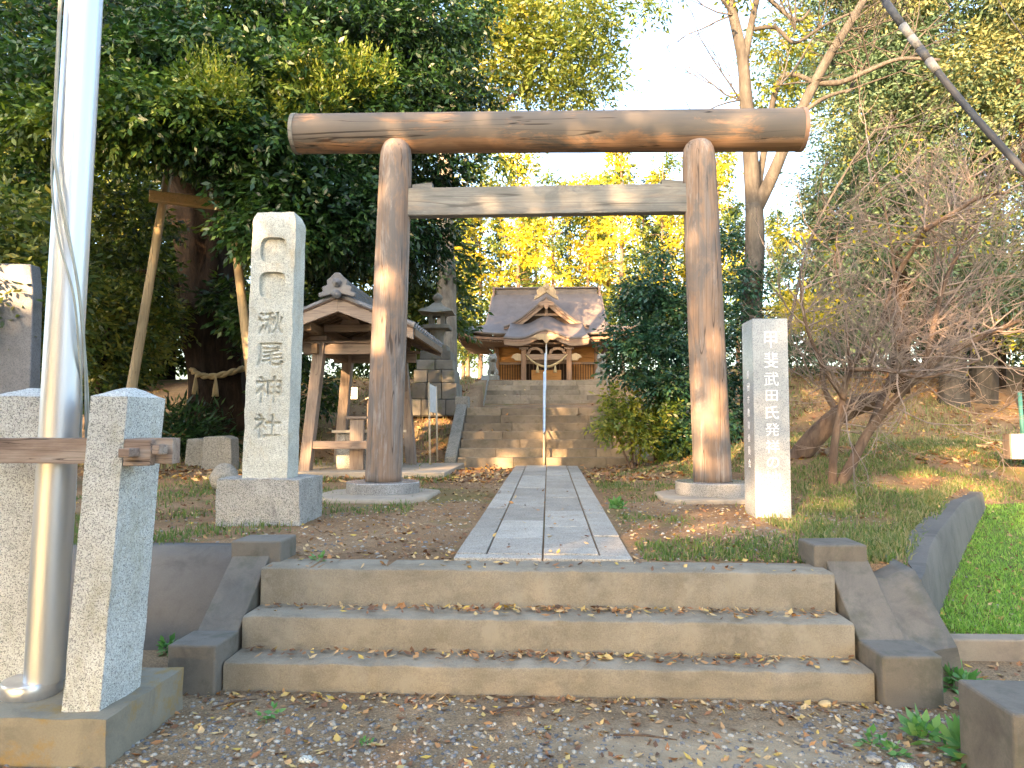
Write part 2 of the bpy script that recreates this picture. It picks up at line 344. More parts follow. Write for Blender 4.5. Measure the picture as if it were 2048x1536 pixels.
def h_up(x, y):
    h = .565 + .0115*(y-4.4)
    bank = 1.98*sm((y-12.9)/8.0)*(1 if x < 0 else 1)
    h += bank
    h += .36*sm((x-.7)/2.6)*sm((y-7.6)/4.2)*(1-.5*sm((y-15)/5))
    h += .16*sm((-x-3.0)/3)*sm((y-9)/4)*(1-.8*sm((y-15)/5))
    h += .12*sm((x-2.4)/1.5)*sm((y-4.7)/2)
    h += (.02 + .04*sm((y-9)/5))*mnoise.noise(Vector((x*.8, y*.8, 0)))*(0 if abs(x) < .7 else min(1, (abs(x)-.7)))
    if x > 4.79: h = h_low(x, y) + (h-h_low(x, y))*sm((y-y_start(x))/2.5)
    elif x > 2.22: h = min(h, wall_top((y_start(x)-.2-4.45)/3.75) - .012 + .30*max(0, y-y_start(x)))
    return h
def H(x, y):
    return h_up(x, y) if y >= y_start(x) else h_low(x, y)

xs = sorted(set([round(q, 3) for q in list(np.arange(-14, 14.01, .22)) + [-1.99,-1.97,-1.70,-1.68,1.68,1.70,2.21,2.23] + list(np.arange(14.5, 60, 4)) + list(np.arange(-60, -14.2, 4))]))
mb = MB(); rows = []
ts = [0]+[((i/110)**1.9) for i in range(1, 111)]
stair_hole = lambda x, y: abs(x) < 1.69 and 13.25 < y < 20.9
for tt in ts:
    row = []
    for x in xs:
        y = y_start(x) + tt*150
        z = h_up(x, y)
        if stair_hole(x, y): z -= .55
        row.append((x, y, z))
    rows.append(row)
skirt = [(x, y, -.3) for x, y, z in rows[0]]
mb.grid([skirt]+rows)
o = sput('earth_bank', mb, M_upper, kind='structure')
mb = MB(); rows = []
for y in list(np.arange(-60, -2, 4))+list(np.arange(-2, 14, .2))+list(np.arange(14, 30, 3)):
    rows.append([(x, y, h_low(x, y) - (0 if y < y_start(x)+.3 else (.25 if x < 5.5 else .04+.25*sm((y-y_start(x))/3)))) for x in xs])
mb.grid(rows)
ground = sput('ground', mb, M_dirt, kind='structure')
ground.data.materials.append(M_lawn)
for p in ground.data.polygons:
    c = p.center
    if c.x > 2.55 and c.y > 4.75: p.material_index = 1

# ------------------------------------------------------------------ front steps and cheeks
steps = thing('concrete_steps', 'three broad concrete steps in the foreground, strewn with dry leaves', 'steps', (0, 4.1, 0))
def step(y0, y1, z0, z1):
    m = MB(); nx = 150; rows = []
    prof = [(y0+.012, z0), (y0+.004, z0+.05), (y0, z1-.02), (y0+.006, z1-.006), (y0+.02, z1), (y1, z1), (y1, z0)]
    for yy, zz in prof:
        rows.append([(-1.70+3.4*i/nx, yy + .007*mnoise.noise(Vector((i*.3, zz*20, y0)))+.006*max(0, mnoise.noise(Vector((i*.9, 3, y0*7)))-.25)*3*(zz > z1-.03), zz - .012*max(0, mnoise.noise(Vector((i*.9, 3, y0*7)))-.25)*(zz > z1-.03) + (.006*mnoise.noise(Vector((i*.23, yy*9, y0*3))) if zz > z0+.02 else 0)) for i in range(nx+1)])
    m.grid(rows)
    n = len(prof); m.add([r[0] for r in rows], [tuple(reversed(range(n)))]); m.add([r[-1] for r in rows], [tuple(range(n))])
    return sput('step', m, M_conc, steps)
for y0, y1, z0, z1 in ((3.87, 4.103, -.15, .168), (4.10, 4.363, -.15, .352), (4.36, 4.66, -.10, .572)):
    smooth_by_angle(step(y0, y1, z0, z1), 35)
for sgn, lab in ((-1, 'left concrete cheek wall of the front steps, sloping between two square blocks'), (1, 'right concrete cheek wall of the front steps, sloping beside the grassy bank')):
    x0, x1 = (-1.975, -1.712) if sgn < 0 else (1.712, 1.99)
    c = thing('cheek_wall', lab, 'cheek wall', ((x0+x1)/2, 4.1, 0), 'cheek walls beside the front steps')
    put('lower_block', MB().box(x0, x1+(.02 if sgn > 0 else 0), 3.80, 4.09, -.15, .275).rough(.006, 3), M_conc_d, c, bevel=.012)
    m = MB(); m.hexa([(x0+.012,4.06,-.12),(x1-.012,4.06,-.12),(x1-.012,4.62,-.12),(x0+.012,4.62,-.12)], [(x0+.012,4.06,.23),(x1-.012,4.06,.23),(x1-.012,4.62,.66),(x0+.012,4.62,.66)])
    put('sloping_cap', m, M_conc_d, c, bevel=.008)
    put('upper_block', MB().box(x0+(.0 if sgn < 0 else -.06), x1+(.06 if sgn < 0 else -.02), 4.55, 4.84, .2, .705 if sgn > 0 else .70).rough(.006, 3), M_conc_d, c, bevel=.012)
# sloping retaining face on the left
m = MB(); rows = []
for i in range(9):
    t = i/8; rows.append([(x, 4.52 + .43*t**1.5 + .02*math.sin(x), -.03 + .62*(t**.9) + .01*math.sin(x*2)) for x in np.linspace(-7.5, -1.95, 30)])
rows.append([(x, y+.14, z) for x, y, z in rows[-1]]); rows.append([(x, y, z-.5) for x, y, z in rows[-1]])
m.grid(rows); tag(sput('retaining_wall', m, M_wallc), 'dark sloping concrete retaining face left of the front steps', 'retaining wall')
# oblique wall on the right with apron joining the cheek
m = MB(); top = []; bot = []; back = []
rows = []
for i in range(25):
    t = i/24; x, y = wall_xy(t); hz = wall_top(t); lz = h_low(x+.2, y) - .1
    lean = .07*(1-t*.6)*sm(t/.25); tw_ = .03+.10*sm(t/.2)
    rows.append([(x+.02, y-.01, lz), (x+.0, y, lz+.35*(hz-lz)), (x-lean*.7, y+.01, hz-.02), (x-lean, y+.015, hz), (x-lean-tw_, y+.11*sm(t/.2)+.02, hz), (x-lean-tw_, y+.11*sm(t/.2)+.02, hz-.4)])
m.grid(rows); tag(sput('retaining_wall', m, M_wallc), 'curving grey concrete retaining wall on the right between bank and lawn', 'retaining wall')
smooth_by_angle(bpy.context.scene.objects['retaining_wall.001'], 40)
m = MB(); rows = []
for i in range(14):
    t = i/8; y = 4.07+.5*t
    zc = min(.54, .24+.34*t)
    rows.append([(1.99-.012, y, zc-.02), (2.07, y+.01, zc-.03), (2.16, y+.02, zc-.01+.02*t), (2.235, y+.02, zc+.03*t), (2.255, y+.02, zc-.10), (2.26, y+.02, -.1)])
m.grid(rows); m.add([rows[0][k] for k in range(6)]+[(1.98, 4.07, -.1)], [(6,5,4,3,2,1,0)]); pass
tag(sput('concrete_apron', m, M_conc_d), 'worn concrete apron between right cheek wall and curved retaining wall', 'apron')
# kerb on the right and block at the corner of the picture
k = thing('kerb', 'low mossy concrete kerb along the front of the bright lawn', 'kerb', (4, 4.6, 0))
for i in range(6):
    x = 2.30 + i*.9
    put('kerb_stone', MB().box(x, x+.885, 4.57, 4.70, -.1, .148+.004*(i%2)).rough(.008, 3), M_kerb, k, bevel=.012)
q = P(1985, 1500, 2.95)
tag(put('concrete_block', MB().box(q.x+.02, q.x+.45, 2.85, 3.22, -.1, .365).rough(.008, 3), M_conc_d, bevel=.012), 'plain dark concrete block at the lower right corner beside weeds', 'block')

# ------------------------------------------------------------------ path of granite slabs
path = bpy.data.objects.new('path', MB().box(-.575, .575, 4.62, 13.42, .3, .5).mesh('path')); COL.objects.link(path)
path.data.materials.append(M_bark_m); path['kind'] = 'structure'
def slab(x0, x1, y0, y1):
    z = lambda y: .588 + .0105*(y-4.6); d = random.uniform(-.005, .005); g = .006
    m = MB(); m.hexa([(x0+g,y0+g,.5),(x1-g,y0+g,.5),(x1-g,y1-g,.5),(x0+g,y1-g,.5)], [(x0+g,y0+g,z(y0)+d),(x1-g,y0+g,z(y0)+d),(x1-g,y1-g,z(y1)+d),(x0+g,y1-g,z(y1)+d)])
    put('paving_slab', m, M_slab, path, bevel=.004, segs=1)
slab(-.575, 0, 4.665, 4.80); slab(0, .575, 4.665, 4.80)
y = 4.80; i = 0
for xa, xb, first, L in ((-.37, 0, .62, .98), (0, .37, .22, 1.05), (-.575, -.37, 1.1, 1.25), (.37, .575, .75, 1.25)):
    y = 4.80; nxt = y+first
    while y < 13.35:
        slab(xa, xb, y, min(nxt, 13.38)); y = nxt; nxt = y + L*random.uniform(.92, 1.08)
        if 13.38-y < .12: break

# ------------------------------------------------------------------ torii
tor = thing('torii_gate', 'large weathered timber torii gate with round posts and lintel over the path', 'torii gate', (0, 8.3, .6))
def lathe_between(a, b, prof, n=32):      # prof: (t, radius)
    m = MB(); a, b = Vector(a), Vector(b)
    m.tube([a.lerp(b, t) for t, r in prof], [r for t, r in prof], n); return m
def gz(x, y): return H(x, y)
feet = []
for i, (bx, tx, lab) in enumerate(((766.5, 793.5, 'pale grey post streaked with white grain'), (1425.5, 1396, 'post stained orange with a pale silvery seam'))):
    a = P(bx, 962, 8.30); b = P(tx, 279, 8.30); feet.append(a)
    L = (b-a).length
    prof = [(0, .213), (.02, .211), (.3, .206), (.7, .197), (.93, .189), (.955, .182), (.972, .168), (.985, .145), (.994, .105), (1.0, .04)]
    prof = [(t, r) for t, r in prof]
    full = []
    for j in range(len(prof)-1):
        nseg = 8 if prof[j+1][0]-prof[j][0] > .1 else 1
        for s_ in range(nseg): full.append((prof[j][0]+(prof[j+1][0]-prof[j][0])*s_/nseg, prof[j][1]+(prof[j+1][1]-prof[j][1])*s_/nseg))
    full.append(prof[-1]); m = lathe_between(a, b, full, 40)
    m.v = [tuple(Vector(q)+Vector(((q[0]-a.x)*.03*mnoise.noise(Vector((q[0]*3,q[1]*3,q[2]*.4))),0,0))) for q in m.v]
    o = sput('post', m, M_post, tor); o['label'] = lab
    for g in (0, 1):
        a0 = -math.pi/2 + .55*(1 if i else -1) + g*math.pi
        m = MB(); z0 = .655 - a.z
        m.lathe((a.x, a.y, a.z), [(.0, z0), (.415, z0), (.418, z0+.02), (.418, -.012), (.412, -.003), (0, -.003)], 28, a0+.004, a0+math.pi-.004)
        m.add([(a.x, a.y, a.z+z0)], [])
        smooth_by_angle(sput('drum_half', m, M_gran_d, tor), 30)
    ax, ay = a.x, 8.27
    poly = [(-.70,-.30),(-.45,-.70),(.40,-.72),(.58,-.42),(.60,.45),(.40,.62),(-.4,.62),(-.68,.35)]
    if i: poly = [(-.62,-.30),(-.52,-.52),(.40,-.52),(.58,-.42),(.60,.45),(.40,.62),(-.4,.62),(-.62,.35)]
    nn = len(poly); m = MB(); m.add([(ax+u*.97, ay+v*.97, .655) for u, v in poly]+[(ax+u, ay+v, .635) for u, v in poly]+[(ax+u*1.02, ay+v*1.02, .50) for u, v in poly], [tuple(range(nn))]+[(k, (k+nn), ((k+1)%nn)+nn, (k+1)%nn) for k in range(nn)]+[(k+nn, k+2*nn, (k+1)%nn+2*nn, (k+1)%nn+nn) for k in range(nn)])
    put('footing', m.rough(.012, 3), M_apron, tor, bevel=.02)
a, b = P(592, 268, 8.46), P(1603, 260, 8.46)
n = 40; m = MB(); pts = [a.lerp(b, t/n) for t in range(n+1)]
m.tube(pts, [.232+.012*(t/n)+.002*mnoise.noise(Vector((t*.5,0,0))) for t in range(n+1)], 48)
o = sput('lintel', m, M_lintel, tor); smooth_by_angle(o, 50)
d = (b-a).normalized()
for e, s_, rr in ((a, -1, .240), (b, 1, .252)):
    m = MB(); m.tube([e - d*s_*.03, e + d*s_*.018], [rr, rr*.992], 48); smooth_by_angle(sput('end_band', m, M_fascia if s_ > 0 else M_tie, tor), 50)
a, b = P(815, 407, 8.30), P(1374, 402, 8.30)
put('tie_beam', MB().box(a.x-.05, b.x+.08, 8.225, 8.375, a.z-.165, a.z+.165).rough(.004, 2), M_tie, tor, bevel=.012)
for x0, x1 in ((826, 866), (1322, 1364)):
    p0, p1 = P(x0, 370, 8.3), P(x1, 370, 8.3); zt = a.z+.163
    hi0, hi1 = (.045, .065) if x0 < 1000 else (.06, .035)
    m = MB(); m.hexa([(p0.x,8.24,zt),(p1.x,8.24,zt),(p1.x,8.36,zt),(p0.x,8.36,zt)], [(p0.x,8.24,zt+hi0),(p1.x,8.24,zt+hi1),(p1.x,8.36,zt+hi1),(p0.x,8.36,zt+hi0)]); put('wedge', m, M_tie, tor, bevel=.006)

# ------------------------------------------------------------------ lettering
def text_mesh(s, size, depth, bold=0.0, line=1.0):
    cu = bpy.data.curves.new('lettering', 'FONT'); cu.body = '\n'.join(s); cu.size = size; cu.align_x = 'CENTER'; cu.extrude = depth; cu.offset = bold
    cu.space_line = line; cu.resolution_u = 3
    ob = bpy.data.objects.new('lettering', cu); COL.objects.link(ob)
    dg = bpy.context.evaluated_depsgraph_get(); me = bpy.data.meshes.new_from_object(ob.evaluated_get(dg))
    bpy.data.objects.remove(ob); return me
def place_text(me, x, y, ztop, zbot, width=None, face='front'):
    """stand the lettering up on a wall: centred at x, from ztop down to zbot"""
    co = np.empty(len(me.vertices)*3); me.vertices.foreach_get('co', co); co = co.reshape(-1,3)
    lo, hi = co.min(0), co.max(0)
    sz = (ztop-zbot)/(hi[1]-lo[1]); sx = (width/(hi[0]-lo[0])) if width else sz
    X = (co[:,0]-(lo[0]+hi[0])/2)*sx; Z = zbot+(co[:,1]-lo[1])*sz; Yd = co[:,2]
    if face == 'front': out = np.stack([x+X, y-Yd, Z], 1)
    elif face == 'left': out = np.stack([x-Yd, y-X, Z], 1)   # seen from -x
    me.vertices.foreach_set('co', out.ravel()); me.update(); return me

def rough_shaft(x0, x1, y0, y1, z0, z1, amp, taper=0.0, cap=0.0, nx=10, ny=8, nz=70, lean=0.0):
    """closed, subdivided, uneven block"""
    import bmesh
    bm = bmesh.new(); idx = {}
    def vert(i, j, k):
        key = (i, j, k)
        if key not in idx:
            u, v, w = i/nx, j/ny, k/nz
            s_ = 1 - taper*w
            edge = cap*max(0, (w-.97)/.03)
            cx, cy = (x0+x1)/2, (y0+y1)/2
            x = cx + (x0+(x1-x0)*u-cx)*s_*(1-edge) + lean*w; y = cy + (y0+(y1-y0)*v-cy)*s_*(1-edge); z = z0+(z1-z0)*w
            p = Vector((x, y, z)); p += mnoise.noise_vector(p*7)*amp + mnoise.noise_vector(p*23)*amp*.5
            idx[key] = bm.verts.new(p)
        return idx[key]
    for k in range(nz):
        for i in range(nx):
            bm.faces.new((vert(i,0,k), vert(i+1,0,k), vert(i+1,0,k+1), vert(i,0,k+1)))
            bm.faces.new((vert(i+1,ny,k), vert(i,ny,k), vert(i,ny,k+1), vert(i+1,ny,k+1)))
        for j in range(ny):
            bm.faces.new((vert(0,j+1,k), vert(0,j,k), vert(0,j,k+1), vert(0,j+1,k+1)))
            bm.faces.new((vert(nx,j,k), vert(nx,j+1,k), vert(nx,j+1,k+1), vert(nx,j,k+1)))
    for i in range(nx):
        for j in range(ny):
            bm.faces.new((vert(i,j,nz), vert(i+1,j,nz), vert(i+1,j+1,nz), vert(i,j+1,nz)))
            bm.faces.new((vert(i,j+1,0), vert(i+1,j+1,0), vert(i+1,j,0), vert(i,j,0)))
    me = bpy.data.meshes.new('shaft'); bm.to_mesh(me); bm.free()
    me.polygons.foreach_set('use_smooth', [True]*len(me.polygons)); me.set_sharp_from_angle(angle=R(45)); return me
def carve(me, cutters):
    ob = bpy.data.objects.new('tmp', me); COL.objects.link(ob); tmp = [ob]
    for i, c in enumerate(cutters):
        k = bpy.data.objects.new('tmpc', c); COL.objects.link(k); tmp.append(k)
        b = ob.modifiers.new('b%d' % i, 'BOOLEAN'); b.operation = 'DIFFERENCE'; b.object = k; b.solver = 'EXACT'; b.use_self = True
    dg = bpy.context.evaluated_depsgraph_get(); dg.update(); out = bpy.data.meshes.new_from_object(ob.evaluated_get(dg))
    for o in tmp: bpy.data.objects.remove(o)
    return out

# left monument
YM = 6.15
bl, br = P(484, 955, YM), P(573, 955, YM); ztop = P(530, 422, YM).z; zb = .965
mon = thing('stone_monument', 'tall rough engraved granite pillar on a square block, left of the torii', 'monument', ((bl.x+br.x)/2, YM+.2, .57))
sh = rough_shaft(bl.x, br.x+.005, YM, YM+.27, zb-.02, ztop-.005, .006, taper=.03, cap=.16, nz=80, lean=.045)
cx = (bl.x+br.x)/2 + .012
def z_at(py): return P(530, py, YM).z
cut = []
try:
    for ch, ya, yb, w in (('湫', 624, 668, .225), ('尾', 686, 733, .235), ('神', 752, 806, .235), ('社', 828, 876, .235)):
        wv = 1 - (z_at((ya+yb)/2)-zb)/(ztop-zb)
        cut.append(place_text(text_mesh(ch, 1, .014, .012), cx + .035*(1-wv), YM+.012*(1-wv), z_at(ya), z_at(yb), w))
    for ya, yb in ((474, 526), (543, 596)):
        wv = 1 - (z_at((ya+yb)/2)-zb)/(ztop-zb); hw = .118; za, zc = z_at(ya), z_at(yb); r = .06
        poly = [(-hw, zc+r), (-hw+r*.9, zc), (hw-r*.9, zc), (hw, zc+r), (hw, za-r*.8), (hw-r*.6, za), (-hw+r*.6, za), (-hw, za-r*.8)]
        hh = (za-zc)/2; poly = [(hw*math.copysign(abs(math.cos(a_))**.55, math.cos(a_)), zc+hh+hh*math.copysign(abs(math.sin(a_))**.55, math.sin(a_))) for a_ in [2*math.pi*(k_+.5)/20 for k_ in range(20)]]
        c = MB(); c.prism([(cx+.036*(1-wv)+u, v) for u, v in poly], YM-.05, YM+.045); cut.append(c.mesh('cut'))
    carved = carve(sh, cut)
    if len(carved.vertices) > 500: sh = carved
except Exception as e: print('carve failed', e)
sh.materials.clear(); put('pillar', sh, M_gran_m, mon)
q0, q1 = P(431, 1045, 6.0), P(598, 1045, 6.0)
put('base_block', rough_shaft(q0.x, q1.x, 6.0, 6.62, .50, .975, .012, nx=14, ny=12, nz=9), M_gran_b, mon)

# right monument
YR = 6.7
rl, rr_ = P(1512, 1029, YR), P(1586, 1029, YR); zt = P(1540, 637, YR).z
tab = thing('inscribed_stone_post', 'smooth polished granite post with white painted lettering, right of the torii', 'monument', ((rl.x+rr_.x)/2, YR+.17, .6))
put('shaft', MB().box(rl.x-.002, rr_.x-.012, YR, YR+.36, .45, zt), M_gran_t, tab, bevel=.006)
def zr(py): return P(1545, py, YR).z
cxr = (rl.x+rr_.x)/2 - .004
for ch, ya, yb, w in (('甲', 663, 696, .115), ('斐', 704, 736, .125), ('武', 744, 772, .13), ('田', 780, 802, .105), ('氏', 812, 838, .12), ('発', 846, 872, .125), ('祥', 880, 906, .12), ('の', 914, 936, .11), ('地', 942, 970, .145)):
    put('letter', place_text(text_mesh(ch, 1, .002, .002), cxr, YR-.001, zr(ya), zr(yb), w), M_chalk, tab)
try:
    for j, ch in enumerate('勝田市教育委員会'):
        za, zc = zr(738+j*26), zr(738+j*26+17)
        put('small_letter', place_text(text_mesh(ch, 1, .0015, .0), rl.x-.003, YR+.17, za, zc, .07, 'left'), M_chalk, tab)
except Exception as e: print(e)

# ------------------------------------------------------------------ granite fence, plinth, flagpole at the left
fen = thing('granite_fence', 'speckled granite fence posts joined by an old wooden rail, at the left edge', 'fence', (-2.2, 3.2, 0))
pr, pf = P(245, 900, 3.07), P(163, 900, 3.07)
zt1 = P(240, 782, 3.2).z
def fpost(x0, x1, y0, y1, z0, z1, lean):
    me = rough_shaft(x0, x1, y0, y1, z0, z1-.03, .0035, nx=10, ny=14, nz=60, lean=lean, taper=-.0)
    co = np.empty(len(me.vertices)*3); me.vertices.foreach_get('co', co); co = co.reshape(-1,3)
    tp = co[:,2] > z1-.045
    cx_, cy_ = (x0+x1)/2+lean, (y0+y1)/2
    d = np.maximum(np.abs(co[tp,0]-cx_)/((x1-x0)/2), np.abs(co[tp,1]-cy_)/((y1-y0)/2))
    co[tp,2] += np.clip(1-d, 0, .8)*.055; me.vertices.foreach_set('co', co.ravel()); me.update(); return me
b0, b1 = P(126, 1420, 3.07), P(201, 1420, 3.07)
pz = P(220, 1432, 3.02).z
put('post', fpost(b0.x, b1.x, 3.06, 3.37, pz-.04, zt1, .085), M_gran_w, fen)
c0, c1 = P(-60, 1380, 3.32), P(56, 1380, 3.32)
put('post', fpost(c0.x, c1.x, 3.30, 3.58, pz-.04, P(40, 782, 3.4).z, .04), M_gran_w, fen)
ra, rb = P(-60, 901, 3.10), P(345, 901, 3.10)
zr0, zr1 = P(100, 927, 3.10).z, P(100, 876, 3.10).z
m = MB(); nx = 26; sec = [(3.10, zr0), (3.165, zr0+.002), (3.165, zr1), (3.10, zr1-.002)]
rows = [[(ra.x+(rb.x-ra.x)*i/nx, yy + .004*mnoise.noise(Vector((i*.5, zz*9, 0))), zz+.004*mnoise.noise(Vector((i*.35, yy*30, 5)))) for i in range(nx+1)] for yy, zz in sec+[sec[0]]]
m.grid(rows); m.add([r[-1] for r in rows[:4]], [(0,1,2,3)]); m.add([r[0] for r in rows[:4]], [(3,2,1,0)])
o = sput('rail', m, M_railw, fen); smooth_by_angle(o, 35)
w0 = P(272, 905, 3.06)
for (xa, xb, za, zc, ya, yb) in ((250, 303, 878, 932, 3.055, 3.10),):
    pa, pb = P(xa, za, 3.07), P(xb, zc, 3.07)
    m = MB().box(pa.x, pb.x, 3.06, 3.10, pb.z, pa.z).rough(.004, 9); put('rail_block', m, M_railw, fen, bevel=.006)
pa, pb = P(240, 897, 3.0), P(303, 915, 3.0)
put('wedge_key', MB().box(pa.x, pa.x+.052, 2.985, 3.07, pb.z, pa.z).rough(.003, 9), M_railw, fen, bevel=.006)
put('wedge_key', MB().box(pb.x-.012, pb.x+.022, 3.02, 3.09, pb.z+.01, pa.z+.015).rough(.003, 9), M_railw, fen, bevel=.006)
for (xa, xb) in ((247, 258), (288, 300)):   # mortise gaps above the rail
    pa, pb = P(xa, 868, 3.1), P(xb, 876, 3.1)
pc = P(214, 1455, 2.98); 
pl = rough_shaft(-4.6, P(212, 1450, 2.98).x, 2.98, 3.62, -.12, pz, .008, nx=50, ny=12, nz=6)
put('plinth', pl, M_plinth, fen)

fb = P(68, 1392, 3.27); fx, fy = P(93, 1370, 3.27).x, 3.255
ft = P(172, -60, 3.25)
pole = thing('flagpole', 'thick brushed aluminium flagpole with halyards, rising out of the picture at the left', 'flagpole', (fx, fy, pz))
m = MB(); m.lathe((fx-.055, fy-.005, pz-.005), [(.118,0),(.122,.01),(.122,.062),(.116,.072),(0,.072)], 48); smooth_by_angle(sput('base_ring', m, M_rail, pole), 35)
base = Vector((fx, fy, pz+.06)); top = ft; dirp = (top-base); 
m = MB(); m.tube([base, base+dirp*.5, top, top+dirp*1.6], [.083, .081, .079, .062], 64, cap=True); smooth_by_angle(sput('mast', m, M_steel, pole), 50)
def halyard(pts, r=.0052):
    w = [P(x, y, Y) for x, y, Y in pts]; out = []
    for i in range(len(w)-1):
        for s_ in range(8):
            p0, p1, p2, p3 = w[max(i-1,0)], w[i], w[i+1], w[min(i+2, len(w)-1)]; t = s_/8
            out.append(.5*((2*p1)+(p2-p0)*t+(2*p0-5*p1+4*p2-p3)*t*t+(3*p1-p0-3*p2+p3)*t**3))
    out.append(w[-1]); m = MB(); m.tube(out, r, 8); sput('halyard', m, M_cord, pole)
halyard([(124, -20, 3.15), (110, 200, 3.15), (107, 300, 3.15), (126, 430, 3.14), (150, 540, 3.15), (163, 640, 3.2), (170, 760, 3.28), (172, 900, 3.38)])
halyard([(122, -20, 3.15), (112, 240, 3.15), (112, 330, 3.14), (138, 470, 3.14), (158, 580, 3.17), (168, 680, 3.24), (176, 800, 3.32), (176, 900, 3.38)])
halyard([(120, -20, 3.16), (107, 260, 3.16), (104, 370, 3.16), (118, 480, 3.15), (147, 590, 3.16), (158, 700, 3.22), (163, 800, 3.3), (160, 900, 3.4)])

# grey slab stone further left
a, b = P(-90, 770, 8.6), P(60, 770, 8.6); zt = P(20, 527, 8.6).z
m = MB(); poly = [(a.x, .5), (b.x-.02, .5), (b.x+.005, 1.4), (b.x-.005, zt-.35), (b.x-.05, zt-.01), (b.x-.3, zt), (a.x, zt+.02)]
m.prism(poly, 8.6, 8.78); tag(put('stone_stele', m, M_slate, bevel=.015), 'flat dark grey stone slab standing behind the fence at the left edge', 'stone slab')

# ------------------------------------------------------------------ far stairs
st = thing('stone_stairway', 'two long flights of dark stone stairs climbing to the shrine', 'stairway', (0, 13.5, .66))
NF1 = 7; y0, z0 = 13.48, .66
def stair_step(y, z, depth, hw, splits):
    e = [-hw]+splits+[hw]
    for i in range(len(e)-1):
        d = random.uniform(-.006, .006)
        put('step_block', MB().box(e[i]+.003, e[i+1]-.003, y+d, y+depth, z-.4, z+random.uniform(-.003,.003)), M_stair, st, bevel=.008, segs=1)
ys, zs = y0, z0
for i in range(7):
    zs += .16
    stair_step(ys, zs, .40, 1.66, sorted([random.uniform(-1.0,-.4), -.01, random.uniform(.4,1.1)])); ys += .255
put('landing', MB().box(-1.66, 1.66, ys, 19.15, zs-.3, zs-.004), M_stair, st)
ys = 19.15
for i in range(6):
    zs += .148
    stair_step(ys, zs, .45, 1.70, sorted([random.uniform(-1.2,-.3), random.uniform(.2,1.1)])); ys += .28
ZT = zs
put('top_landing', MB().box(-1.70, 1.70, ys+.15, 22.5, ZT-.3, ZT-.004), M_stair, st)
for sx in (-1, 1):
    x = sx*1.78
    m = MB(); m.hexa([(x-.11,13.42,.4),(x+.11,13.42,.4),(x+.11,15.3,1.4),(x-.11,15.3,1.4)], [(x-.11,13.42,.83),(x+.11,13.42,.83),(x+.11,15.3,1.95),(x-.11,15.3,1.95)]); put('side_kerb', m, M_stone, st, bevel=.015)
    put('kerb_head', MB().box(x-.14, x+.14, 15.14, 15.44, 1.5, 2.02), M_stone, st, bevel=.02)
    m = MB(); m.hexa([(x-.11,19.1,1.5),(x+.11,19.1,1.5),(x+.11,20.8,2.3),(x-.11,20.8,2.3)], [(x-.11,19.1,2.0),(x+.11,19.1,2.0),(x+.11,20.8,2.85),(x-.11,20.8,2.85)]); put('side_kerb', m, M_stone, st, bevel=.015)
for (ya, za, yb, zb_, lab) in ((13.42, 1.30, 15.7, 2.56, 'polished steel handrail up the middle of the lower stair flight'), (19.0, 2.35, 21.2, 3.50, 'steel handrail up the middle of the upper stair flight')):
    hx = -.045
    h = thing('handrail', lab, 'handrail', (hx, ya, za-.8), 'central stair handrails')
    if ya < 15: lo = .66
    else: lo = 1.77
    m = MB(); m.tube([(hx, ya+.02, lo), (hx, ya+.02, za-.08), (hx, ya+.06, za)], .021, 10); sput('post', m, M_cream if ya < 15 else M_rail, h)
    m = MB(); m.tube([(hx, yb-.06, zb_-.75), (hx, yb-.06, zb_-.04)], .021, 10); sput('post', m, M_rail, h)
    m = MB(); m.tube([(hx, ya-.05, za-.02), (hx, ya+.06, za), (hx, yb, zb_), (hx, yb+.2, zb_)], .026, 12); sput('rail', m, M_rail, h)
    m = MB(); m.tube([(hx, ya+.06, za-.28), (hx, yb-.06, zb_-.33)], .016, 8); sput('lower_rail', m, M_rail, h)

# ------------------------------------------------------------------ shrine
sc = P(1093, 760, 31).x
shr = thing('shrine_hall', 'wooden shrine hall with curved copper roof and gabled porch at the top of the stairs', 'shrine', (sc, 31, ZT))
def drop(v): return 1-(1-v)**1.45
YR_, YE, ZR, ZE = 33.2, 29.95, 7.42, 5.13
def hw(v): return 2.45+.25*v if v < .62 else 2.6 + (3.78-2.6)*((v-.62)/.38)**1.15
m = MB(); rows = []
nv, nu = 26, 40
for i in range(nv+1):
    v = i/nv; y = YR_-(YR_-YE)*v; z = ZR-(ZR-ZE)*drop(v); row = []
    for j in range(nu+1):
        u = -1+2*j/nu; lift = .30*abs(u)**5*sm((v-.6)/.4)
        row.append((sc+u*hw(v), y-.12*abs(u)**6*sm((v-.6)/.4), z+lift))
    rows.append(row)
m.grid(rows)
back = [[(x, 2*YR_-y, z) for x, y, z in r] for r in rows]; m.grid([list(reversed(r)) for r in back])
for sgn, j in ((-1, 0), (1, nu)):       # hipped sides under the gable
    k0 = int(.62*nv); srows = []
    for i in range(k0, nv+1):
        a, b = Vector(rows[i][j]), Vector(back[i][j]); r = []
        for s_ in range(13):
            w = s_/12; q = a.lerp(b, w); q.z -= (abs(rows[i][j][2]-rows[i][nu//2][2]))*(1-abs(2*w-1)**5); r.append(q)
        srows.append(r if sgn < 0 else list(reversed(r)))
    m.grid([list(reversed(r)) for r in srows])
o = sput('main_roof', m, M_copper, shr); md = o.modifiers.new('thick', 'SOLIDIFY'); md.thickness = .09; md.offset = -1
# standing seams of the copper
m = MB()
for j in range(1, nu):
    if j % 2: continue
    m.tube([Vector(r[j])+Vector((0,-.01,.012)) for r in rows[::2]], .022, 4, cap=False)
put('roof_seams', m, M_copper, shr, kind='stuff')
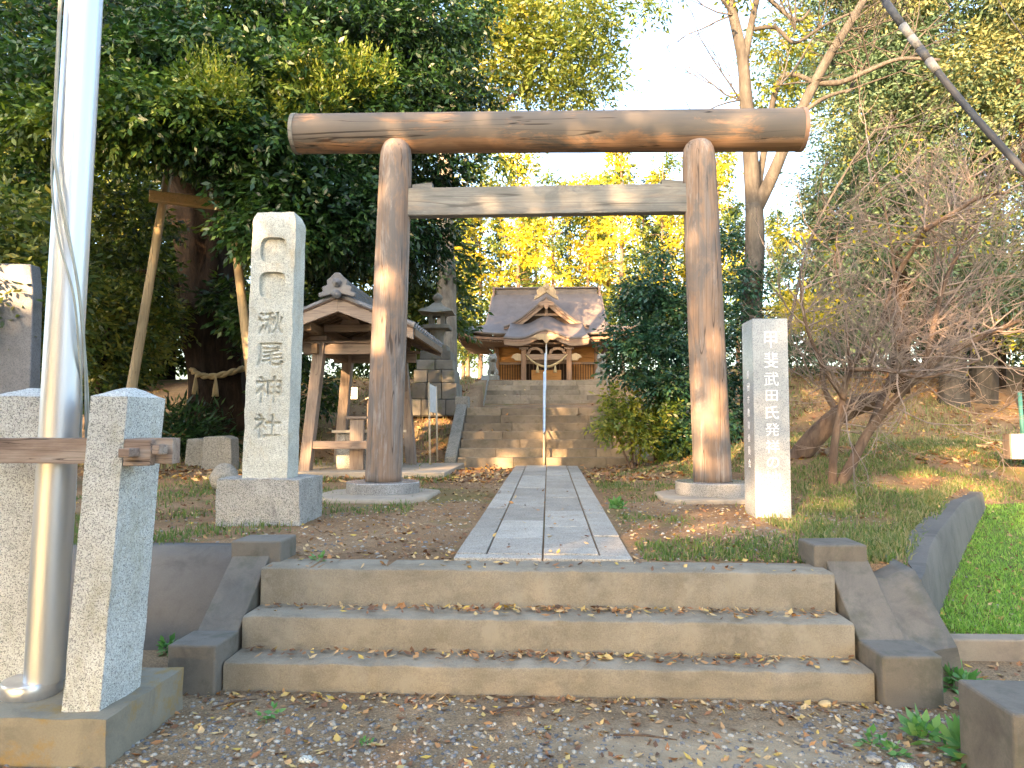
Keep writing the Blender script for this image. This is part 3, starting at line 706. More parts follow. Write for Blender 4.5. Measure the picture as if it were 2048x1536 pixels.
# gable end boards
for sgn in (-1, 1):
    k0 = int(.62*nv); j = 0 if sgn < 0 else nu; m = MB()
    poly = [(rows[i][j][1], rows[i][j][2]-.05) for i in range(0, k0+1)]; poly += [(2*YR_-y, z) for y, z in reversed(poly[1:])]
    xx = rows[k0][j][0]-sgn*.5
    m.add([(xx, y, z) for y, z in poly], [tuple(range(len(poly)))]); put('gable_wall', m, M_swood, shr)
    m = MB(); m.tube([Vector(rows[i][j])+Vector((sgn*.02,0,-.08)) for i in range(0, k0+1)], .08, 6); sput('barge_board', m, M_swood_x, shr)
# eave fascia
m = MB(); rw = rows[-1]
for dz0, dz1, dy in ((-.10,-.20,.03),):
    top_ = [(x, y+dy, z+dz0) for x, y, z in rw]; bt = [(x, y+dy+.02, z+dz1) for x, y, z in rw]; m.grid([bt, top_]); 
    m.grid([[(x, y+.1, z) for x, y, z in bt], bt])
sput('eave_board', m, M_fascia, shr)
m = MB(); lf = [Vector(rows[-1][0]).lerp(Vector(back[-1][0]), w) for w in np.linspace(0,1,12)]
for i_, q in enumerate(lf): q.z -= (abs(rows[-1][0][2]-rows[-1][nu//2][2]))*(1-abs(2*i_/11-1)**5)
m.grid([[q+Vector((.03,0,-.20)) for q in lf], [q+Vector((.02,0,-.09)) for q in lf]]); sput('eave_board', m, M_fascia, shr)
# soffit and rafters
m = MB()
srow = [[(x, y+.05, z-.21) for x, y, z in rows[-1]], [(sc+(x-sc)*.70, 31.35, 4.85) for x, y, z in rows[-1]]]; m.grid(srow)
m.grid([[q+Vector((.05,0,-.21)) for q in lf], [Vector((sc-2.6, 31.3+(q.y-lf[0].y)*.6, 4.85)) for q in lf]])
m.grid([[Vector((2*sc-q.x-.05, q.y, q.z-.21)) for q in lf], [Vector((sc+2.6, 31.3+(q.y-lf[0].y)*.6, 4.85)) for q in lf]])
sput('soffit', m, M_soffit, shr)
for j in range(0, nu+1):
    for half in (0, .5):
        if j == nu and half: continue
        a = Vector(rows[-1][j]).lerp(Vector(rows[-1][min(j+1,nu)]), half) + Vector((0,.10,-.25)); b = Vector((sc+(a.x-sc)*.72, 31.3, 4.80))
        put('rafter', MB().bar(a, b, .05, .06), M_swood_x, shr)
for i in range(1, len(lf)*2-2):
    q = lf[i//2].lerp(lf[min(i//2+1, len(lf)-1)], (i%2)*.5)
    put('rafter', MB().bar(q+Vector((.10,0,-.25)), (sc-2.6, 31.3+(q.y-lf[0].y)*.6, 4.80), .05, .06), M_swood_x, shr)
# ridge
put('ridge', MB().box(sc-2.32, sc+2.32, YR_-.16, YR_+.16, ZR-.12, ZR+.22), M_copper, shr, bevel=.02)
put('ridge_cap', MB().box(sc-2.42, sc+2.42, YR_-.23, YR_+.23, ZR+.223, ZR+.30), M_copper, shr, bevel=.02)
for sx in (-1, 1): put('ridge_end', MB().box(sc+sx*2.42-.05, sc+sx*2.42+.05, YR_-.26, YR_+.26, ZR-.42, ZR+.33), M_fascia, shr, bevel=.02)
# front gable (chidori-hafu)
GY = 30.55; apex = P(1095, 590, GY).z
def gz_(u): return apex - (apex-P(1095, 651, GY).z)*(1-(1-abs(u))**1.35)
GW = 1.82
m = MB(); rws = []
for yy in (GY, 32.9):
    rws.append([(sc+GW*u, yy, gz_(u)+(.1 if yy > 32 else 0)) for u in np.linspace(-1,1,33)])
m.grid(rws); o = sput('front_gable_roof', m, M_copper, shr); md = o.modifiers.new('t','SOLIDIFY'); md.thickness = .10; md.offset = -1
for a_, w_, yy, mt, nm in ((-.11, .085, GY+.012, M_fascia, 'gable_trim'), (-.20, .19, GY+.05, M_swood_x, 'barge_board')):
    m = MB(); us = np.linspace(-.99,.99,33)
    t1 = [(sc+GW*u, yy, gz_(u)+a_) for u in us]; t2 = [(sc+GW*u, yy, gz_(u)+a_-w_*(1.0-.35*abs(u))) for u in us]
    m.grid([t2, t1]); m.grid([[(x,y+.05,z) for x,y,z in t2], t2]); o = sput(nm, m, mt, shr)
m = MB(); us = np.linspace(-.95,.95,31); zb_ = gz_(.95)-.15
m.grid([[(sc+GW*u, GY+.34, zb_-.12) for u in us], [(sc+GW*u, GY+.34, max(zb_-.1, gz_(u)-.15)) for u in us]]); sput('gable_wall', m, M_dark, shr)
put('gable_beam', MB().box(sc-.62, sc+.62, GY+.20, GY+.30, apex-.86, apex-.76), M_swood_x, shr, bevel=.01)
put('gable_strut', MB().box(sc-.06, sc+.06, GY+.18, GY+.31, apex-1.20, apex-.5), M_swood_x, shr, bevel=.01)
def carving(name, pts, y0, y1, mt):
    m = MB(); m.prism(pts, y0, y1); put(name, m, mt, shr, bevel=.015)
z = apex-.42
carving('gable_pendant', [(sc-.30,z+.12),(sc-.36,z),(sc-.22,z-.06),(sc-.12,z-.02),(sc-.05,z-.17),(sc,z-.22),(sc+.05,z-.17),(sc+.12,z-.02),(sc+.22,z-.06),(sc+.36,z),(sc+.30,z+.12),(sc,z+.20)], GY-.03, GY+.04, M_swood_x)
for dx, dz in ((-.07,-.93),(.07,-.93),(0,-1.06)):
    m = MB(); m.ball((sc+dx, GY+.15, apex+dz), .045,.03,.045); sput('crest_boss', m, M_white, shr)
z = apex+.02
carving('ridge_ornament', [(sc-.52,z-.22),(sc-.50,z-.08),(sc-.38,z+.0),(sc-.42,z+.16),(sc-.28,z+.32),(sc-.12,z+.36),(sc-.07,z+.46),(sc,z+.50),(sc+.07,z+.46),(sc+.12,z+.36),(sc+.28,z+.32),(sc+.42,z+.16),(sc+.38,z+.0),(sc+.50,z-.08),(sc+.52,z-.22),(sc+.3,z-.12),(sc,z+.10),(sc-.3,z-.12)], GY-.04, GY+.12, M_gold)
m = MB(); m.tube([(sc, GY-.06, z+.30),(sc, GY+.14, z+.30)], .11, 20); sput('ornament_disc', m, M_gold, shr)
# undulating porch roof (karahafu)
KY, KW = 28.95, 1.72
zs_, zc_ = P(1010, 676, KY).z, P(1095, 659, KY).z
def kz(u):
    a = abs(u); b = math.cos(min(1, a/.62)*math.pi)*.5+.5
    return zs_ + (zc_-zs_)*b + .05*max(0, (a-.7)/.3)**2
us = np.linspace(-1,1,49)
m = MB(); m.grid([[(sc+KW*u*(1-.03*k), KY+k*.4, kz(u)+.115*k+.02*k*k) for u in us] for k in range(0, 5)])
o = sput('porch_roof', m, M_copper, shr); md = o.modifiers.new('t','SOLIDIFY'); md.thickness = .07; md.offset = -1
for a_, w_, yy, mt, nm, kk in ((-.07, .07, KY+.03, M_fascia, 'porch_trim', 1), (-.14, .17, KY+.06, M_swood_x, 'porch_board', .985)):
    m = MB(); t1 = [(sc+KW*kk*u, yy, kz(u)+a_) for u in us]; t2 = [(sc+KW*kk*u, yy, kz(u)+a_-w_) for u in us]
    m.grid([t2, t1]); m.grid([[(x,y+.09,z) for x,y,z in t2], t2]); sput(nm, m, mt, shr)
m = MB(); m.grid([[(sc+KW*.94*u, KY+.15+q*1.5, kz(u)-.24) for u in us] for q in (0, 1)]); sput('porch_ceiling', m, M_soffit, shr)
z = zc_-.30
carving('porch_pendant', [(sc-.62,z-.02),(sc-.40,z+.10),(sc-.16,z+.13),(sc,z+.14),(sc+.16,z+.13),(sc+.40,z+.10),(sc+.62,z-.02),(sc+.42,z-.05),(sc+.30,z-.13),(sc+.16,z-.09),(sc+.06,z-.22),(sc,z-.26),(sc-.06,z-.22),(sc-.16,z-.09),(sc-.30,z-.13),(sc-.42,z-.05)], KY-.01, KY+.05, M_gold)
PY = 29.35
zbm = P(1095, 714, PY).z
for sx in (-1, 1):
    px_ = sc+sx*.915
    put('porch_post', MB().box(px_-.10, px_+.10, PY-.10, PY+.10, ZT-.1, zbm+.30), M_swood, shr, bevel=.015)
    put('bracket', MB().box(px_-.19, px_+.19, PY-.12, PY+.12, zbm+.303, zbm+.40), M_swood_x, shr, bevel=.02)
    put('bracket', MB().box(px_-.30, px_+.30, PY-.10, PY+.10, zbm+.43, zbm+.51), M_swood_x, shr, bevel=.02)
    carving('beast_nose', [(px_+sx*.10, zbm+.10), (px_+sx*.28, zbm+.16), (px_+sx*.44, zbm+.08), (px_+sx*.52, zbm-.03), (px_+sx*.40, zbm-.06), (px_+sx*.36, zbm-.14), (px_+sx*.10, zbm-.16)][::(1 if sx > 0 else -1)], PY-.09, PY+.09, M_gold)
    # carved frog-leg strut between beams
    c_ = sc+sx*.45
    carving('carved_strut', [(c_-.36,zbm+.13),(c_-.28,zbm+.32),(c_-.08,zbm+.40),(c_+.08,zbm+.40),(c_+.28,zbm+.32),(c_+.36,zbm+.13),(c_+.24,zbm+.13),(c_+.16,zbm+.26),(c_,zbm+.30),(c_-.16,zbm+.26),(c_-.24,zbm+.13)], PY-.05, PY+.05, M_swood_x)
put('porch_beam', MB().box(sc-.82, sc+.82, PY-.07, PY+.07, zbm-.12, zbm+.11), M_swood_x, shr, bevel=.015)
put('eave_beam', MB().box(sc-1.55, sc+1.55, PY-.06, PY+.06, zbm+.52, zbm+.60), M_swood_x, shr, bevel=.015)
# hall body
WY = 31.4
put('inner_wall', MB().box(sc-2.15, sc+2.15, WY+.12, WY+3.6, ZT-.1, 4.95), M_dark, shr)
put('floor_edge', MB().box(sc-2.35, sc+2.35, 30.9, WY+.1, ZT-.2, ZT+.28), M_swood_x, shr, bevel=.01)
for sx in (-1, 1):
    put('corner_post', MB().box(sc+sx*2.17-.10, sc+sx*2.17+.10, WY-.08, WY+.12, ZT, 4.92), M_swood, shr, bevel=.01)
    put('door_post', MB().box(sc+sx*1.02-.08, sc+sx*1.02+.08, WY-.06, WY+.115, ZT, 4.92), M_swood, shr, bevel=.01)
    xa, xb = sorted((sc+sx*1.10, sc+sx*2.07))
    for k in range(4):
        put('wall_board', MB().box(xa+.004, xb-.004, WY+.04, WY+.10, 4.12+k*.205, 4.12+k*.205+.2), M_panel, shr, bevel=.006, segs=1)
    put('lattice_back', MB().box(xa+.004, xb-.004, WY+.07, WY+.11, ZT+.28, 4.02), M_panel, shr)
    put('sill_beam', MB().box(xa+.004, xb-.004, WY-.02, WY+.1, 4.024, 4.116), M_swood_x, shr)
    for k in range(9):
        x = xa+.05+k*(xb-xa-.1)/8
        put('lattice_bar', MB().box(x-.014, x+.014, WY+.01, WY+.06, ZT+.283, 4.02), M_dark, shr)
put('transom', MB().box(sc-.94, sc+.94, WY-.02, WY+.1, 4.05, 4.20), M_swood_x, shr)
for k in range(12):
    x = sc-.90+k*1.8/11
    put('lattice_bar', MB().box(x-.013, x+.013, WY, WY+.05, ZT+.285, 4.04), M_swood, shr)
tag(put('offering_box', MB().box(sc-.62, sc+.62, 30.1, 30.75, ZT-.05, ZT+1.02), M_panel, bevel=.02), 'wooden offering box in the middle of the shrine porch', 'offering box')
# shimenawa across the porch
rp = thing('straw_rope', 'sagging straw rope with two tassels hung across the shrine porch', 'sacred rope', (sc, PY-.14, zbm))
pts = []
for i in range(25):
    u = -1+i/12; pts.append((sc+.84*u, PY-.15, zbm+.10-.50*(1-u*u)))
m = MB(); m.tube(pts, [.022+.03*(1-abs(-1+i/12)**2) for i in range(25)], 8, wob=.3); sput('rope', m, M_rope, rp)
for u in (-.42, .42):
    z = zbm+.10-.50*(1-u*u)
    m = MB(); m.lathe((sc+.84*u, PY-.15, z-.34), [(.075,0),(.06,.12),(.025,.3),(.02,.34)], 10); sput('tassel', m, M_rope, rp)
# bell cord
m = MB(); m.tube([(sc, PY-.25, zc_-.5), (sc, PY-.25, ZT+.95)], .028, 8, wob=.3); tag(sput('bell_cord', m, M_white), 'pale bell cord hanging in front of the shrine doors', 'bell cord')

# guardian lion-dogs
def lion(name, px, lab, flip):
    c = P(px, 762, 27.5); x = c.x; y = 27.5; z = ZT
    e = thing('guardian_lion_dog', lab, 'statue', (x, y, z), 'stone guardian lion-dogs before the shrine')
    put('pedestal', MB().box(x-.32, x+.32, y-.32, y+.32, z-.1, z+.42), M_stone, e, bevel=.02)
    put('pedestal_cap', MB().box(x-.25, x+.25, y-.25, y+.25, z+.423, z+.62), M_stone, e, bevel=.02)
    m = MB(); b = z+.62
    m.ball((x,y+.10,b+.22), .17,.20,.20); m.ball((x,y-.02,b+.36), .15,.15,.26); m.ball((x+flip*.04,y-.10,b+.66), .15,.15,.15); m.ball((x+flip*.07,y-.24,b+.62), .08,.09,.07)
    for s_ in (-1,1):
        m.ball((x+s_*.10,y-.12,b+.18), .05,.05,.20); m.ball((x+s_*.10,y-.16,b+.03), .06,.09,.04); m.ball((x+s_*.15,y+.10,b+.12), .07,.15,.13); m.ball((x+s_*.11,y-.08,b+.80), .04,.03,.06)
    m.ball((x,y+.26,b+.42), .09,.06,.22)
    for k in range(10):
        a = k*.63; m.ball((x+.14*math.cos(a), y-.02+.05*math.sin(a*3), b+.60+.14*math.sin(a)), .05,.06,.05)
    o = sput('lion_dog', m, M_stone, e); r = o.modifiers.new('r', 'REMESH'); r.mode = 'VOXEL'; r.voxel_size = .028; r.use_smooth_shade = True
lion('l', 985, 'stone guardian lion-dog on pedestal left of the shrine porch', 1)
lion('r', 1203, 'stone guardian lion-dog on pedestal right of the shrine porch, behind the tree', -1)

# ------------------------------------------------------------------ water pavilion (temizuya)
GYP = 10.45; pc_ = P(674, 592, GYP); tcx = pc_.x + .02
zap = P(674, 598, GYP).z
tz = thing('water_pavilion', 'small open timber water pavilion with tiled gable roof behind the left torii post', 'pavilion', (tcx, 11.9, .72))
SL = .46; HWR = 1.12; YB = 13.25
for sx in (-1, 1):
    def rp_(u, dz): return (tcx+sx*HWR*u, zap - SL*HWR*u + .06*u*u + dz)
    u_ = np.linspace(0,1,9)
    m = MB(); rws = []
    for yy in (GYP+.04, YB-.04): rws.append([(rp_(u,0)[0], yy, rp_(u,-.01)[1]) for u in u_])
    m.grid(rws); o = put('roof_deck', m, M_twood_y, tz); md = o.modifiers.new('t','SOLIDIFY'); md.thickness = .04; md.offset = 0
    # pan tiles with round cover tiles, course after course
    m = MB(); ncol = 14
    for c in range(ncol+1):
        yy = GYP+.03+c*(YB-GYP-.06)/ncol
        for k in range(7):
            a = rp_(k/7, .075); b = rp_((k+1)/7+.01, .062); m.tube([(a[0], yy, a[1]), (b[0], yy, b[1])], [.044,.050], 8)
    put('cover_tiles', m, M_tile, tz, kind='stuff')
    m = MB()
    for c in range(ncol):
        ya = GYP+.05+c*(YB-GYP-.06)/ncol; yb = ya+(YB-GYP-.06)/ncol-.05
        for k in range(7):
            a = rp_(k/7, .045); b = rp_((k+1)/7, .06); m.add([(a[0],ya,a[1]),(a[0],yb,a[1]),(b[0],yb,b[1]),(b[0],ya,b[1]),(b[0],ya,b[1]-.03),(b[0],yb,b[1]-.03)], [(0,1,2,3),(3,2,5,4)])
    put('pan_tiles', m, M_tile, tz, kind='stuff')
    # bargeboards front and back
    for yy in (GYP, YB):
        m = MB(); a = rp_(0,-.0); b = rp_(1,.0)
        m.hexa([(a[0],yy-.03,a[1]-.19),(b[0],yy-.03,b[1]-.15),(b[0],yy+.03,b[1]-.15),(a[0],yy+.03,a[1]-.19)], [(a[0],yy-.03,a[1]+.005),(b[0],yy-.03,b[1]+.005),(b[0],yy+.03,b[1]+.005),(a[0],yy+.03,a[1]+.005)])
        put('barge_board', m, M_twood_x, tz, bevel=.006)
        m = MB(); m.hexa([(a[0],yy-.045,a[1]+.008),(b[0],yy-.045,b[1]+.008),(b[0],yy+.05,b[1]+.008),(a[0],yy+.05,a[1]+.008)], [(a[0],yy-.045,a[1]+.035),(b[0],yy-.045,b[1]+.035),(b[0],yy+.05,b[1]+.035),(a[0],yy+.05,a[1]+.035)])
        put('verge_trim', m, M_dark, tz)
    for k in range(13):
        yy = GYP+.2+k*(YB-GYP-.4)/12; a = rp_(.06,-.07); b = rp_(.97,-.07)
        put('rafter', MB().bar((a[0],yy,a[1]), (b[0],yy,b[1]), .045, .05), M_twood_y, tz)
    e_ = rp_(1, -.05); put('eave_board', MB().box(e_[0]-.02, e_[0]+.02, GYP+.04, YB-.04, e_[1]-.04, e_[1]+.06), M_twood_y, tz)
m = MB()
for k in range(5): m.tube([(tcx, GYP-.02, zap+.10+k*.038), (tcx, YB+.02, zap+.10+k*.038)], .085-.006*k, 8)
m.tube([(tcx, GYP-.04, zap+.30), (tcx, YB+.04, zap+.30)], .06, 12); put('ridge_tiles', m, M_tile, tz)
z = zap+.06
for yy in (GYP-.08, YB+.04):
    m = MB(); m.prism([(tcx-.34,z-.06),(tcx-.36,z+.02),(tcx-.27,z+.05),(tcx-.29,z+.14),(tcx-.19,z+.17),(tcx-.20,z+.26),(tcx-.12,z+.32),(tcx-.05,z+.40),(tcx+.05,z+.40),(tcx+.12,z+.32),(tcx+.20,z+.26),(tcx+.19,z+.17),(tcx+.29,z+.14),(tcx+.27,z+.05),(tcx+.36,z+.02),(tcx+.34,z-.06),(tcx,z+.02)], yy, yy+.07)
    m.v = [(tcx+(q[0]-tcx)*.78, q[1], z+(q[2]-z)*.80) for q in m.v]; put('ridge_ornament', m, M_tile, tz, bevel=.015)
    m = MB(); m.tube([(tcx, yy-.03, z+.17), (tcx, yy+.02, z+.17)], .065, 18); m.tube([(tcx, yy-.05, z+.17), (tcx, yy+.02, z+.17)], .03, 12); sput('ornament_disc', m, M_tile, tz)
    m = MB(); m.tube([(tcx, yy-.05, z-.005), (tcx, yy+.05, z-.005)], .065, 16); sput('ornament_disc', m, M_tile, tz)
YF, YBk = 11.15, 12.75
fl = P(636, 706, YF); flb = P(612, 944, YF)
hwT, hwB = tcx-fl.x, tcx-flb.x
tc2 = tcx + .0
ztie = P(690, 698, YF).z
for yy, ly in ((YF, -.10), (YBk, .10)):
    for sx in (-1, 1):
        a = (tc2+sx*(hwB-.02), yy+ly, .68); b = (tc2+sx*(hwT-.04), yy, ztie+.10)
        put('pillar', MB().bar(a, b, .17, .17, Vector((0,1,0))), M_twood_z, tz, bevel=.008)
        put('bracket_block', MB().box(b[0]-.13, b[0]+.13, yy-.12, yy+.12, ztie+.125, ztie+.20), M_twood_x, tz, bevel=.01)
    put('tie_beam', MB().box(tc2-hwT-.22, tc2+hwT+.22, yy-.055, yy+.055, ztie-.085, ztie+.075), M_twood_x, tz, bevel=.008)
    put('upper_beam', MB().box(tc2-hwT-.28, tc2+hwT+.28, yy-.08, yy+.08, ztie+.08, ztie+.122), M_twood_x, tz, bevel=.006)
    put('collar_beam', MB().box(tc2-hwT+.10, tc2+hwT-.10, yy-.05, yy+.05, ztie+.27, ztie+.38), M_twood_x, tz, bevel=.008)
    m = MB(); m.prism([(tc2-.16, ztie+.383), (tc2+.16, ztie+.383), (tc2+.07, ztie+.55), (tc2-.07, ztie+.55)], yy-.04, yy+.04); put('strut', m, M_twood_x, tz)
    put('foot_rail', MB().box(tc2-hwB+.05, tc2+hwB-.05, yy-.045+ly, yy+.045+ly, 1.06, 1.18), M_twood_x, tz, bevel=.006)
for sx in (-1, 1):
    put('purlin', MB().box(tc2+sx*hwT*.98-.07, tc2+sx*hwT*.98+.07, GYP+.12, YB-.12, ztie+.22, ztie+.345), M_twood_y, tz, bevel=.008)
    put('side_beam', MB().box(tc2+sx*hwT-.05, tc2+sx*hwT+.05, YF-.2, YBk+.2, ztie-.085, ztie+.07), M_twood_y, tz, bevel=.008)
    put('cross_arm', MB().box(tc2+sx*hwT-.06, tc2+sx*hwT+.06, YF-.25, YF+.25, ztie+.205, ztie+.265), M_twood_y, tz, bevel=.01)
put('ridge_purlin', MB().box(tc2-.06, tc2+.06, GYP+.1, YB-.1, zap-.22, zap-.10), M_twood_y, tz)
put('stone_floor', MB().box(tcx-1.45, tcx+1.55, 10.75, 13.3, .5, .725).rough(.01, 2), M_apron, tz, bevel=.015)
bs = thing('stone_basin', 'grey stone water basin behind a wooden screen inside the pavilion', 'basin', (tcx+.15, 11.9, .72))
m = MB(); m.box(tcx-.30, tcx+.62, 11.45, 12.25, .72, 1.30); put('basin_body', m, M_gran_b, bs, bevel=.03)
m = MB(); m.box(tcx-.36, tcx+.66, 11.40, 11.46, 1.303, 1.34); m.box(tcx-.36, tcx+.66, 12.24, 12.30, 1.303, 1.34); put('basin_rim', m, M_cream, bs)
tag(put('wooden_screen_post', MB().box(tcx-.02, tcx+.20, 11.22, 11.30, .72, 1.52), M_twood_z, bevel=.01), 'broad upright plank in front of the stone basin', 'plank')
put('cap', MB().box(tcx-.07, tcx+.25, 11.19, 11.33, 1.523, 1.56), M_twood_x, bpy.context.scene.objects['wooden_screen_post'])
sg = thing('white_sign', 'small white instruction sign on a thin post behind the pavilion basin', 'sign', (P(695, 800, 13.5).x, 13.5, .8))
a, b = P(692, 775, 13.5), P(715, 798, 13.5)
put('board', MB().box(a.x, b.x, 13.48, 13.50, b.z, a.z), M_white, sg)
put('sign_post', MB().box(a.x-.03, a.x-.004, 13.48, 13.51, .75, a.z-.05), M_white, sg)
for k, (w0, w1) in enumerate(((.25,.75), (.1,.9), (.1,.8))):
    put('text_line', MB().box(a.x+(b.x-a.x)*w0, a.x+(b.x-a.x)*w1, 13.474, 13.479, a.z-.045-.045*k-(.02 if k else 0), a.z-.03-.045*k-(.02 if k else 0)), M_ink, sg)
# tilted white rack mostly hidden by the torii post
q = P(768, 800, 13.8)
rk = thing('white_tray_rack', 'white gabled notice rack half hidden behind the left torii post', 'rack', (q.x, 13.8, .9))
for sx in (-1, 1):
    m = MB(); m.hexa([(q.x, 13.7, q.z+.16), (q.x+sx*.44, 13.7, q.z-.04), (q.x+sx*.44, 14.0, q.z-.04), (q.x, 14.0, q.z+.16)][::sx], [(q.x, 13.7, q.z+.18), (q.x+sx*.44, 13.7, q.z-.02), (q.x+sx*.44, 14.0, q.z-.02), (q.x, 14.0, q.z+.18)][::sx]); put('roof_board', m, M_cream, rk)
put('panel', MB().box(q.x-.32, q.x+.32, 13.78, 13.82, q.z-.34, q.z+.0), M_white, rk)
for sx in (-1, 1): put('leg', MB().box(q.x+sx*.3-.02, q.x+sx*.3+.02, 13.77, 13.83, .75, q.z), M_twood_z, rk)

# notice board seen nearly edge on
nb = thing('notice_board', 'cream notice board on two thin poles, seen almost edge-on left of the stairs', 'notice board', (P(866, 900, 13.5).x, 13.5, .9))
p0, p1 = P(857.5, 765, 12.9), P(872, 772, 13.75)
d = (p1-p0); 
for p, yb_ in ((p0, 903), (p1, 895)):
    m = MB(); m.tube([(p.x+.035, p.y, H(p.x, p.y)-.1), (p.x, p.y, p.z)], .019, 10); sput('pole', m, M_cream, nb)
m = MB(); n_ = Vector((d.y, -d.x, 0)).normalized()*.006
bz = .52
m.hexa([p0+Vector((0,0,-bz))-n_, p1+Vector((0,0,-bz))-n_, p1+Vector((0,0,-bz))+n_, p0+Vector((0,0,-bz))+n_], [p0-n_+Vector((0,0,-.02)), p1-n_+Vector((0,0,-.02)), p1+n_+Vector((0,0,-.02)), p0+n_+Vector((0,0,-.02))]); put('board', m, M_white, nb)

# ------------------------------------------------------------------ stone lantern on a block pile
LY = 17.0; lc = P(874, 870, LY); lx = lc.x; lz = H(lx, LY)-.1
def L(py): return P(874, py, LY).z
ln = thing('stone_lantern', 'tall weathered stone lantern on a stepped pile of blocks left of the stairs', 'stone lantern', (lx, LY, lz))
def course(z0, z1, hwx, n):
    for a in range(n):
        for b in (0, 1):
            x0 = lx-hwx+2*hwx*(a/n); x1 = lx-hwx+2*hwx*((a+1)/n); y0_ = LY-hwx+hwx*b; 
            m = MB().box(x0+.006, x1-.006, y0_+.006, y0_+hwx-.006, z0+.004, z1-.004).rough(.012, 2.5); put('stone_block', m, M_block, ln, bevel=.02)
course(lz, L(832), .60, 3); course(L(832), L(800), .57, 4); course(L(800), L(768), .53, 3); course(L(768), L(742), .48, 3); course(L(742), L(722), .43, 2)
put('plinth', MB().box(lx-.36, lx+.36, LY-.36, LY+.36, L(722)+.003, L(704)), M_block, ln, bevel=.02)
put('plinth', MB().box(lx-.26, lx+.26, LY-.26, LY+.26, L(704)+.003, L(692)), M_block, ln, bevel=.02)
m = MB(); m.lathe((lx, LY, L(692)), [(.20,0),(.17,.04),(.14,.1),(.15,.25),(.19,.36),(.24,.40)], 20); smooth_by_angle(sput('shaft', m, M_block, ln), 40)
put('platform', MB().box(lx-.31, lx+.31, LY-.31, LY+.31, L(660), L(652)), M_block, ln, bevel=.02)
for sx in (-1, 1):
    for sy in (-1, 1): put('firebox_post', MB().box(lx+sx*.14-.045, lx+sx*.14+.045, LY+sy*.14-.045, LY+sy*.14+.045, L(652)+.002, L(632)), M_block, ln)
put('firebox_lintel', MB().box(lx-.20, lx+.20, LY-.20, LY+.20, L(634), L(629)), M_block, ln)
rz = L(629); m = MB(); rws = []
for t in np.linspace(0,1,7):
    r_ = .40 - .30*t**.7; zz = rz + .06*(t > 0) + .20*t**1.5; rws.append((r_, zz))
def sq(r_, zz, lift=0): return [(lx-r_,LY-r_,zz+lift),(lx,LY-r_,zz),(lx+r_,LY-r_,zz+lift),(lx+r_,LY,zz),(lx+r_,LY+r_,zz+lift),(lx,LY+r_,zz),(lx-r_,LY+r_,zz+lift),(lx-r_,LY,zz)]
vv = sq(.40, rz, .03); 
for i_, (r_, zz) in enumerate(rws): vv += sq(r_, zz, .04*(1-i_/6))
ff = [tuple(reversed(range(8)))]+[(k*8+j, k*8+(j+1)%8, (k+1)*8+(j+1)%8, (k+1)*8+j) for k in range(len(rws)) for j in range(8)]+[tuple(range(len(rws)*8, len(rws)*8+8))]
m.add(vv, ff); put('lantern_roof', m, M_block, ln, bevel=.01)
m = MB(); m.lathe((lx, LY, rws[-1][1]-.01), [(.09,0),(.10,.03),(.07,.06),(.11,.10),(.125,.15),(.10,.20),(.05,.24),(.01,.27)], 16); sput('jewel', m, M_block, ln)

# ------------------------------------------------------------------ stones
def stone(name, c, s, lab, cat='stone', mt=M_stone, seed=1, group=None):
    m = MB(); m.ball((0,0,0), s[0], s[1], s[2], 14, 9); r_ = random.Random(seed); off = Vector((r_.random()*50, r_.random()*50, 0))
    m.v = [tuple(Vector(q)*(1+.30*mnoise.noise((Vector(q).normalized()*1.3+off)))) for q in m.v]; m.v = [(x,y,max(z,-s[2]*.6)) for x,y,z in m.v]
    return tag(sput(name, m, mt, loc=c), lab, cat, group)
q = P(450, 945, 8.9); stone('boulder', (q.x, 8.9, H(q.x, 8.9)+.12), (.17,.16,.20), 'rounded boulder standing behind the left monument base', seed=3)
for (x0, x1, yt, yb, Y, lab) in ((368, 408, 877, 905, 11.6, 'low flat-faced stone in the shade under the big tree, the smaller left one'), (400, 462, 873, 905, 11.2, 'low flat-faced stone in the shade under the big tree, the wider right one')):
    a, b = P(x0, yb, Y), P(x1, yt, Y); g = H((a.x+b.x)/2, Y)
    m = MB(); m.prism([(a.x, g-.1), (b.x+.03, g-.1), (b.x, b.z-.03), (b.x-.12, b.z+.01), (a.x+.04, b.z-.01)], Y, Y+.3); tag(put('flat_stone', m.rough(.015, 3), M_stone, bevel=.02), lab, 'stone')

